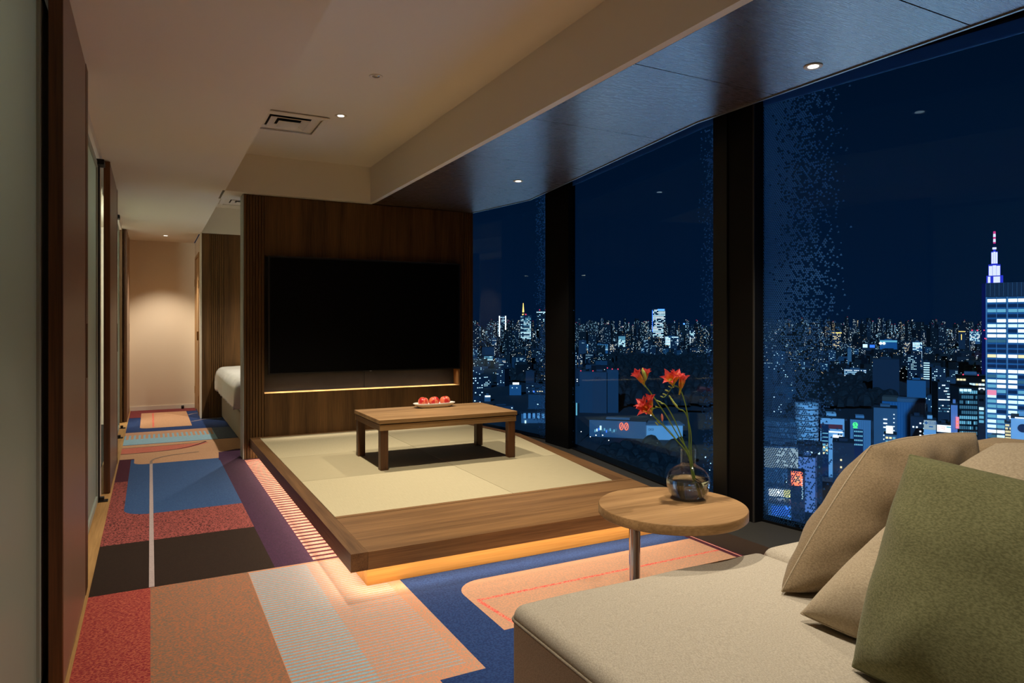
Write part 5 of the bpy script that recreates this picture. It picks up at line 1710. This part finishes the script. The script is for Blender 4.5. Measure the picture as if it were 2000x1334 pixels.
add(b, 'roof_light', 'far_blue', -6, 6, -2, 2, h, h + 10)

# --- left pane
b, w, h = building('twin_lit_tower', 'tower with two bright lit edges on the left skyline', 974, 989, 616, 5200, 50, 'conc_dark', roof=False, win=dict(cols=6, rows=14, floor=11, lit=0.3, top=10, gap=4, mats=['win_cool', 'far_cool'], ww=0.6, wh=0.4))
for s_ in (-1, 1):
    for i in range(18):
        add(b, 'edge_light', 'far_white', s_ * (w / 2 - 6) - 4, s_ * (w / 2 - 6) + 4, -3, 0, h - 10 - i * 9, h - 4.5 - i * 9)
b, w, h = building('striped_tower', 'dark tower with pale window strips below the orange mast', 1016, 1038, 616, 4800, 50, 'conc_dark', win=dict(cols=7, rows=24, floor=9.0, lit=0.5, top=6, gap=3, mats=['win_cool', 'win_cyan', 'far_cool'], ww=0.8, wh=0.45, run=0.5), beacon=1)
DM = 6200.0; z6 = lambda y: 1.2 - (y - 632.0) * DM / 1333.0 - GROUND
mast = empty('lattice_tower', spot_on(1022, DM, GROUND), -YAW, 'thin orange lit mast rising over the left skyline', 'tower')
rr = DM / 1333.0
link('mast', smooth_by_angle(lathe_mesh([(3.2 * rr, z6(660)), (1.9 * rr, z6(612)), (0.9 * rr, z6(598)), (0.5 * rr, z6(592))], 6)), 'lamp_amber', mast)
link('gallery', lathe_mesh([(0, z6(613)), (2.6 * rr, z6(613)), (2.6 * rr, z6(610)), (0, z6(610))], 8), 'far_dark', mast)
link('antenna', lathe_mesh([(0.4 * rr, z6(592)), (0.2 * rr, z6(584))], 6), 'far_dark', mast)
b, w, h = building('edge_tower', 'tall dark tower with a lit roof edge beside the left column', 1048, 1072, 607, 5000, 50, 'far_dark', roof=False, win=dict(cols=6, rows=14, floor=11, lit=0.12, top=14, gap=4, mats=['far_cool'], ww=0.6, wh=0.4), beacon=2)
add(b, 'lit_edge', 'win_cool', -w / 2, w / 2, -2, 2, h - 14, h - 7)
b, w, h = building('cyan_window_hall', 'low hall with a cyan window grid in the left pane', 945, 963, 695, 1900, 30, 'conc_dark', win=dict(cols=8, rows=3, floor=4, lit=0.95, top=1, gap=0.6, mats=['win_cyan', 'win_cool'], ww=0.8, wh=0.6))
b, w, h = building('white_roof_sign_block', 'block with a bright white rooftop sign in the left pane', 995, 1018, 752, 1250, 24, 'conc_teal', win=dict(cols=7, rows=6, floor=4, lit=0.12, mats=['win_cool'], ww=0.5, wh=0.4))
add(b, 'roof_sign', 'sign_white', -w / 2 + 6, w / 2 - 4, -0.4, 0.6, h + 0.8, h + 4.6)
b, w, h = building('blue_lit_slab', 'small slab glowing plain blue in the left pane', 1041, 1049, 763, 1100, 14, 'conc_dark', roof=False)
add(b, 'lit_face', 'sign_blue', -w / 2, w / 2, -0.4, 0, h - 16, h)
b, w, h = building('white_cube_sign', 'low roof with a small square white sign', 1030, 1062, 797, 1000, 24, 'conc_dark')
add(b, 'square_sign', 'sign_white', -w / 2 + 8, -w / 2 + 11.4, -1, 0, h + 0.6, h + 4)
b, w, h = building('column_front_hall', 'near low building with square pale columns beside the low table', 1018, 1072, 806, 900, 26, 'conc_mid', roof=False)
add(b, 'flat_roof', 'roof_dark', -w / 2 - 1, w / 2 + 1, -2.5, 27, h, h + 1.4)
for i in range(6):
    add(b, 'column', 'conc_white', -w / 2 + 3 + i * 6, -w / 2 + 6.4 + i * 6, -1.6, 0, h - 7.5, h)
    add(b, 'bay', 'sign_navy', -w / 2 + 6.4 + i * 6, -w / 2 + 9 + i * 6, -0.3, 0, h - 7.5, h)
add(b, 'lit_stair', 'win_cool', -w / 2 + 4.6, -w / 2 + 6.6, -1.9, -1.6, h - 28, h - 10)
b, w, h = building('pale_sign_block', 'block with a small pale slanted sign near the platform', 946, 958, 772, 1150, 16, 'conc_mid')
add(b, 'sign', 'sign_white', -4, 5, -0.5, 0, h - 3, h - 0.4)

# --- street lamps of the plaza, each a lamp on its post
def street_lamp(px, y, d, label, mat='far_white', size=1.0):
    p = spot_on(px, d, GROUND)
    z = 1.2 - (y - 632.0) * d / 1333.0 - GROUND
    L = empty('street_lamp', p, -YAW, label, 'street lamp', 'street lamps of the plaza')
    r = 0.55 * size * d / 700
    link('post', lathe_mesh([(0.14, 0), (0.09, z)], 6), 'roof_dark', L)
    link('head', lathe_mesh([(0, z - r), (r * 0.8, z - r * 0.5), (r, z), (r * 0.7, z + r * 0.6), (0, z + r)], 10), mat, L)


street_lamp(1248, 876, 662, 'brightest white plaza lamp left of the vase', size=1.8)
street_lamp(1246, 885, 640, 'smaller plaza lamp just under the brightest one', size=0.9)
street_lamp(1153, 853, 730, 'plaza lamp nearest the left column in the middle pane', size=0.9)
street_lamp(1164, 850, 735, 'flat plaza lamp second from the left column', size=1.2)
street_lamp(1177, 850, 735, 'flat plaza lamp third from the left column', size=1.2)
street_lamp(1189, 860, 712, 'lone plaza lamp in front of the round treetops', size=0.9)
street_lamp(1135, 843, 760, 'lamp by the foot of the left column', size=0.9)
street_lamp(1271, 811, 940, 'small lamp above the white-walled store', size=1.1)
street_lamp(1388, 816, 900, 'small lamp beside the wide right column', size=1.1)
street_lamp(1378, 893, 640, 'blue-white lamp behind the vase neck', 'far_cool', 1.5)
street_lamp(1388, 905, 620, 'lamp right of the vase near the column', 'far_cool', 0.9)
street_lamp(1386, 918, 600, 'lowest lamp right of the vase', 'far_cool', 0.9)
sg = empty('street_sign', spot_on(1279, 680, GROUND), -YAW, 'white lit street sign between the lamp and the flower stems', 'sign')
zs = lambda y: 1.2 - (y - 632.0) * 680 / 1333.0 - GROUND
add(sg, 'panel', 'sign_white', -2.6, 2.6, -0.2, 0.2, zs(869), zs(865))
add(sg, 'panel', 'sign_pale', -1.4, 3.4, -0.2, 0.2, zs(875), zs(872))
add(sg, 'post', 'roof_dark', -0.2, 0.2, 0.2, 0.5, 0, zs(865))
tt = empty('light_pole', spot_on(1126, 740, GROUND), -YAW, 'tall glowing vertical light pole beside the left column', 'light')
zt = lambda y: 1.2 - (y - 632.0) * 740 / 1333.0 - GROUND
add(tt, 'lit_tube', 'sign_cyan', -0.7, 0.7, -0.7, 0.7, zt(811), zt(787))
add(tt, 'post', 'roof_dark', -0.3, 0.3, -0.3, 0.3, 0, zt(811))
t2 = empty('light_pole', spot_on(1173, 745, GROUND), -YAW, 'short bright light pole near the blue shop windows', 'light')
add(t2, 'lit_tube', 'win_cool', -0.9, 0.9, -0.9, 0.9, zt(841), zt(833))
add(t2, 'post', 'roof_dark', -0.25, 0.25, -0.25, 0.25, 0, zt(833))

# --- the many ordinary blocks between
def in_park(px, y):
    return (1196 < px < 1408 and 697 < y < 812) or (1552 < px < 1748 and 745 < y < 832) or (1110 < px < 1400 and y > 812)


taken = [(o.location.x, o.location.y) for o in bpy.data.objects if o.get('category') == 'building']
PANES = ((915, 1068, 'left'), (1112, 1403, 'middle'), (1483, 1930, 'right'))
count = {'left': 0, 'middle': 0, 'right': 0}
LIM = {'left': 34, 'middle': 44, 'right': 72}
shared_b = {}
tries = 0
while tries < 4000 and any(count[k] < LIM[k] for k in LIM):
    tries += 1
    pane = CR.choice(PANES)
    if count[pane[2]] >= LIM[pane[2]]: continue
    px = CR.uniform(pane[0], pane[1])
    d = 1000 * (CR.random() ** 1.3) * 2.2 + 850
    yb = 632 + 1333 * 131.2 / d
    if in_park(px, yb): continue
    hh = CR.uniform(12, 34) if CR.random() < 0.8 else CR.uniform(34, 70)
    wd = CR.uniform(16, 38)
    p = spot_on(px, d, GROUND)
    if any((p.x - x) ** 2 + (p.y - y) ** 2 < 34 ** 2 for x, y in taken): continue
    ytop = 632 + 1333 * (131.2 - hh) / d
    if pane[2] == 'right' and ytop > 800: continue
    taken.append((p.x, p.y))
    half = wd / 2 * 1333 / d
    nearish = d < 1500
    wallm = CR.choice(['conc_dark', 'conc_dark', 'block_grey', 'block_teal'])
    litq = CR.choice([0.08, 0.14, 0.26, 0.4])
    tones = CR.choice([['far_cool'], ['far_cool', 'win_cool'], ['far_white', 'far_warm'], ['win_cool', 'win_cyan']])
    lab = '%s %s city block with %s %s lights in the %s pane' % ({'conc_dark': 'dark', 'block_grey': 'grey', 'block_teal': 'teal'}[wallm], 'nearer' if nearish else 'farther',
          {0.08: 'a few', 0.14: 'some', 0.26: 'many', 0.4: 'dense'}[litq], 'warm' if 'far_warm' in tones else 'cool', pane[2])
    building('city_block', lab, px - half, px + half, ytop, d, CR.uniform(14, 26), wallm, CR.uniform(-0.5, 0.5),
             'ordinary blocks in the %s pane' % pane[2],
             win=dict(cols=max(3, int(wd / 3.4)), rows=max(2, int(hh / 3.6)), floor=3.5, lit=litq, top=1.2, gap=0.8,
                      mats=tones, ww=0.5, wh=0.34, run=CR.choice([0, 0, 0.5])), roof=nearish)
    count[pane[2]] += 1

# --- uncountable rest up to the horizon: dark boxes with points of light, one object
fv, ff, fm = [], [], []
FM = ['far_dark', 'far_mid'] + FAR + ['beacon', 'sign_cyan']


def far_box(c, ux, uy, w, dp, z0, z1, mi):
    b0 = len(fv)
    for zq in (z0, z1):
        for sx_, sy_ in ((-1, 0), (1, 0), (1, 1), (-1, 1)):
            q = c + ux * (w / 2 * sx_) + uy * (dp * sy_)
            fv.append((q.x, q.y, zq))
    for q in ((0, 1, 5, 4), (1, 2, 6, 5), (2, 3, 7, 6), (3, 0, 4, 7), (4, 5, 6, 7)):
        ff.append(tuple(b0 + t for t in q)); fm.append(mi)


for i in range(3600):
    px = CR.uniform(905, 1945)
    d = 1500 + 9500 * CR.random() ** 1.25
    yb = 632 + 1333 * 131.2 / d
    if in_park(px, yb): continue
    hh = CR.uniform(10, 40) if CR.random() < 0.86 else CR.uniform(40, 110 + d * 0.008)
    if d > 5500 and CR.random() < 0.10: hh = CR.uniform(120, 190)
    if d < 2600: hh = min(hh, 45)
    wd = CR.uniform(14, 40)
    c = spot_on(px, d, 0)
    if d < 3300 and any((c.x - x) ** 2 + (c.y - y) ** 2 < 52 ** 2 for x, y in taken): continue
    a = -YAW + CR.uniform(-0.6, 0.6)
    ux = Vector((math.cos(a), math.sin(a), 0)); uy = Vector((-math.sin(a), math.cos(a), 0))
    far_box(c, ux, uy, wd, wd * 0.7, 0, hh, CR.choice([0, 0, 1]))
    nwin = int(CR.choice([3, 4, 6, 9, 14, 20]) * (0.55 + hh / 60))
    tone = 2 + CR.choice([0, 0, 0, 0, 0, 1, 1, 2])
    s_ = 0.42 * d / 1333.0
    for k in range(min(nwin, 30)):
        x = CR.uniform(-0.45, 0.45) * wd; z = CR.uniform(0.15, 0.97) * hh
        q = c + ux * x - uy * 0.6
        ww_ = max(1.0, s_ * CR.uniform(0.7, 1.9)); h2 = max(0.8, s_ * CR.uniform(0.5, 1.0))
        mi = tone if CR.random() < 0.85 else 2 + CR.choice([0, 0, 1, 2, 3])
        far_box(q, ux, uy, ww_, 0.5, z - h2 / 2, z + h2 / 2, mi)
    if hh > 95 and CR.random() < 0.22:
        far_box(c, ux, uy, s_ * 1.2, s_ * 1.2, hh, hh + s_ * 1.2, 6)
o = link('distant_city', mesh_from('distant_city', fv, ff, mats=fm), FM, None, (0, 0, GROUND))
tag(o, 'countless distant city buildings and lights up to the horizon', 'city', kind='stuff')

# --- unseen glowing boards below the sill, added to brighten the soffit
nv_, nf_, nm_ = [], [], []
glow('soffit_fill_white', (0.75, 0.9, 1.0), 9.0); glow('soffit_fill_cyan', (0.3, 0.7, 1.0), 8.0); glow('soffit_fill_blue', (0.12, 0.28, 1.0), 7.0)  # glow of the added boards that the soffit reflects
NM = ['soffit_fill_white', 'soffit_fill_cyan', 'soffit_fill_blue', 'sign_pink', 'sign_pale', 'win_cool']
fv, ff, fm = nv_, nf_, nm_
for i in range(1500):
    px = CR.uniform(-800, 2900)
    d = CR.uniform(60, 400)
    c = spot_on(px, d, 0)
    if c.x < 25: continue
    a = CR.uniform(0, 6.28)
    ux = Vector((math.cos(a), math.sin(a), 0)); uy = Vector((-math.sin(a), math.cos(a), 0))
    z = CR.uniform(4, 16)
    far_box(c, ux, uy, CR.uniform(2, 6), 1.2, z - 2, z + CR.uniform(2, 6), CR.choice([0, 0, 1, 1, 2, 2, 4, 5, 5, 3]))
o = link('soffit_fill_boards', mesh_from('soffit_fill_boards', nv_, nf_, mats=nm_), NM, None, (0, 0, GROUND))
tag(o, 'added glowing boards, unseen far below the window, that brighten the soffit', 'signs', kind='stuff')
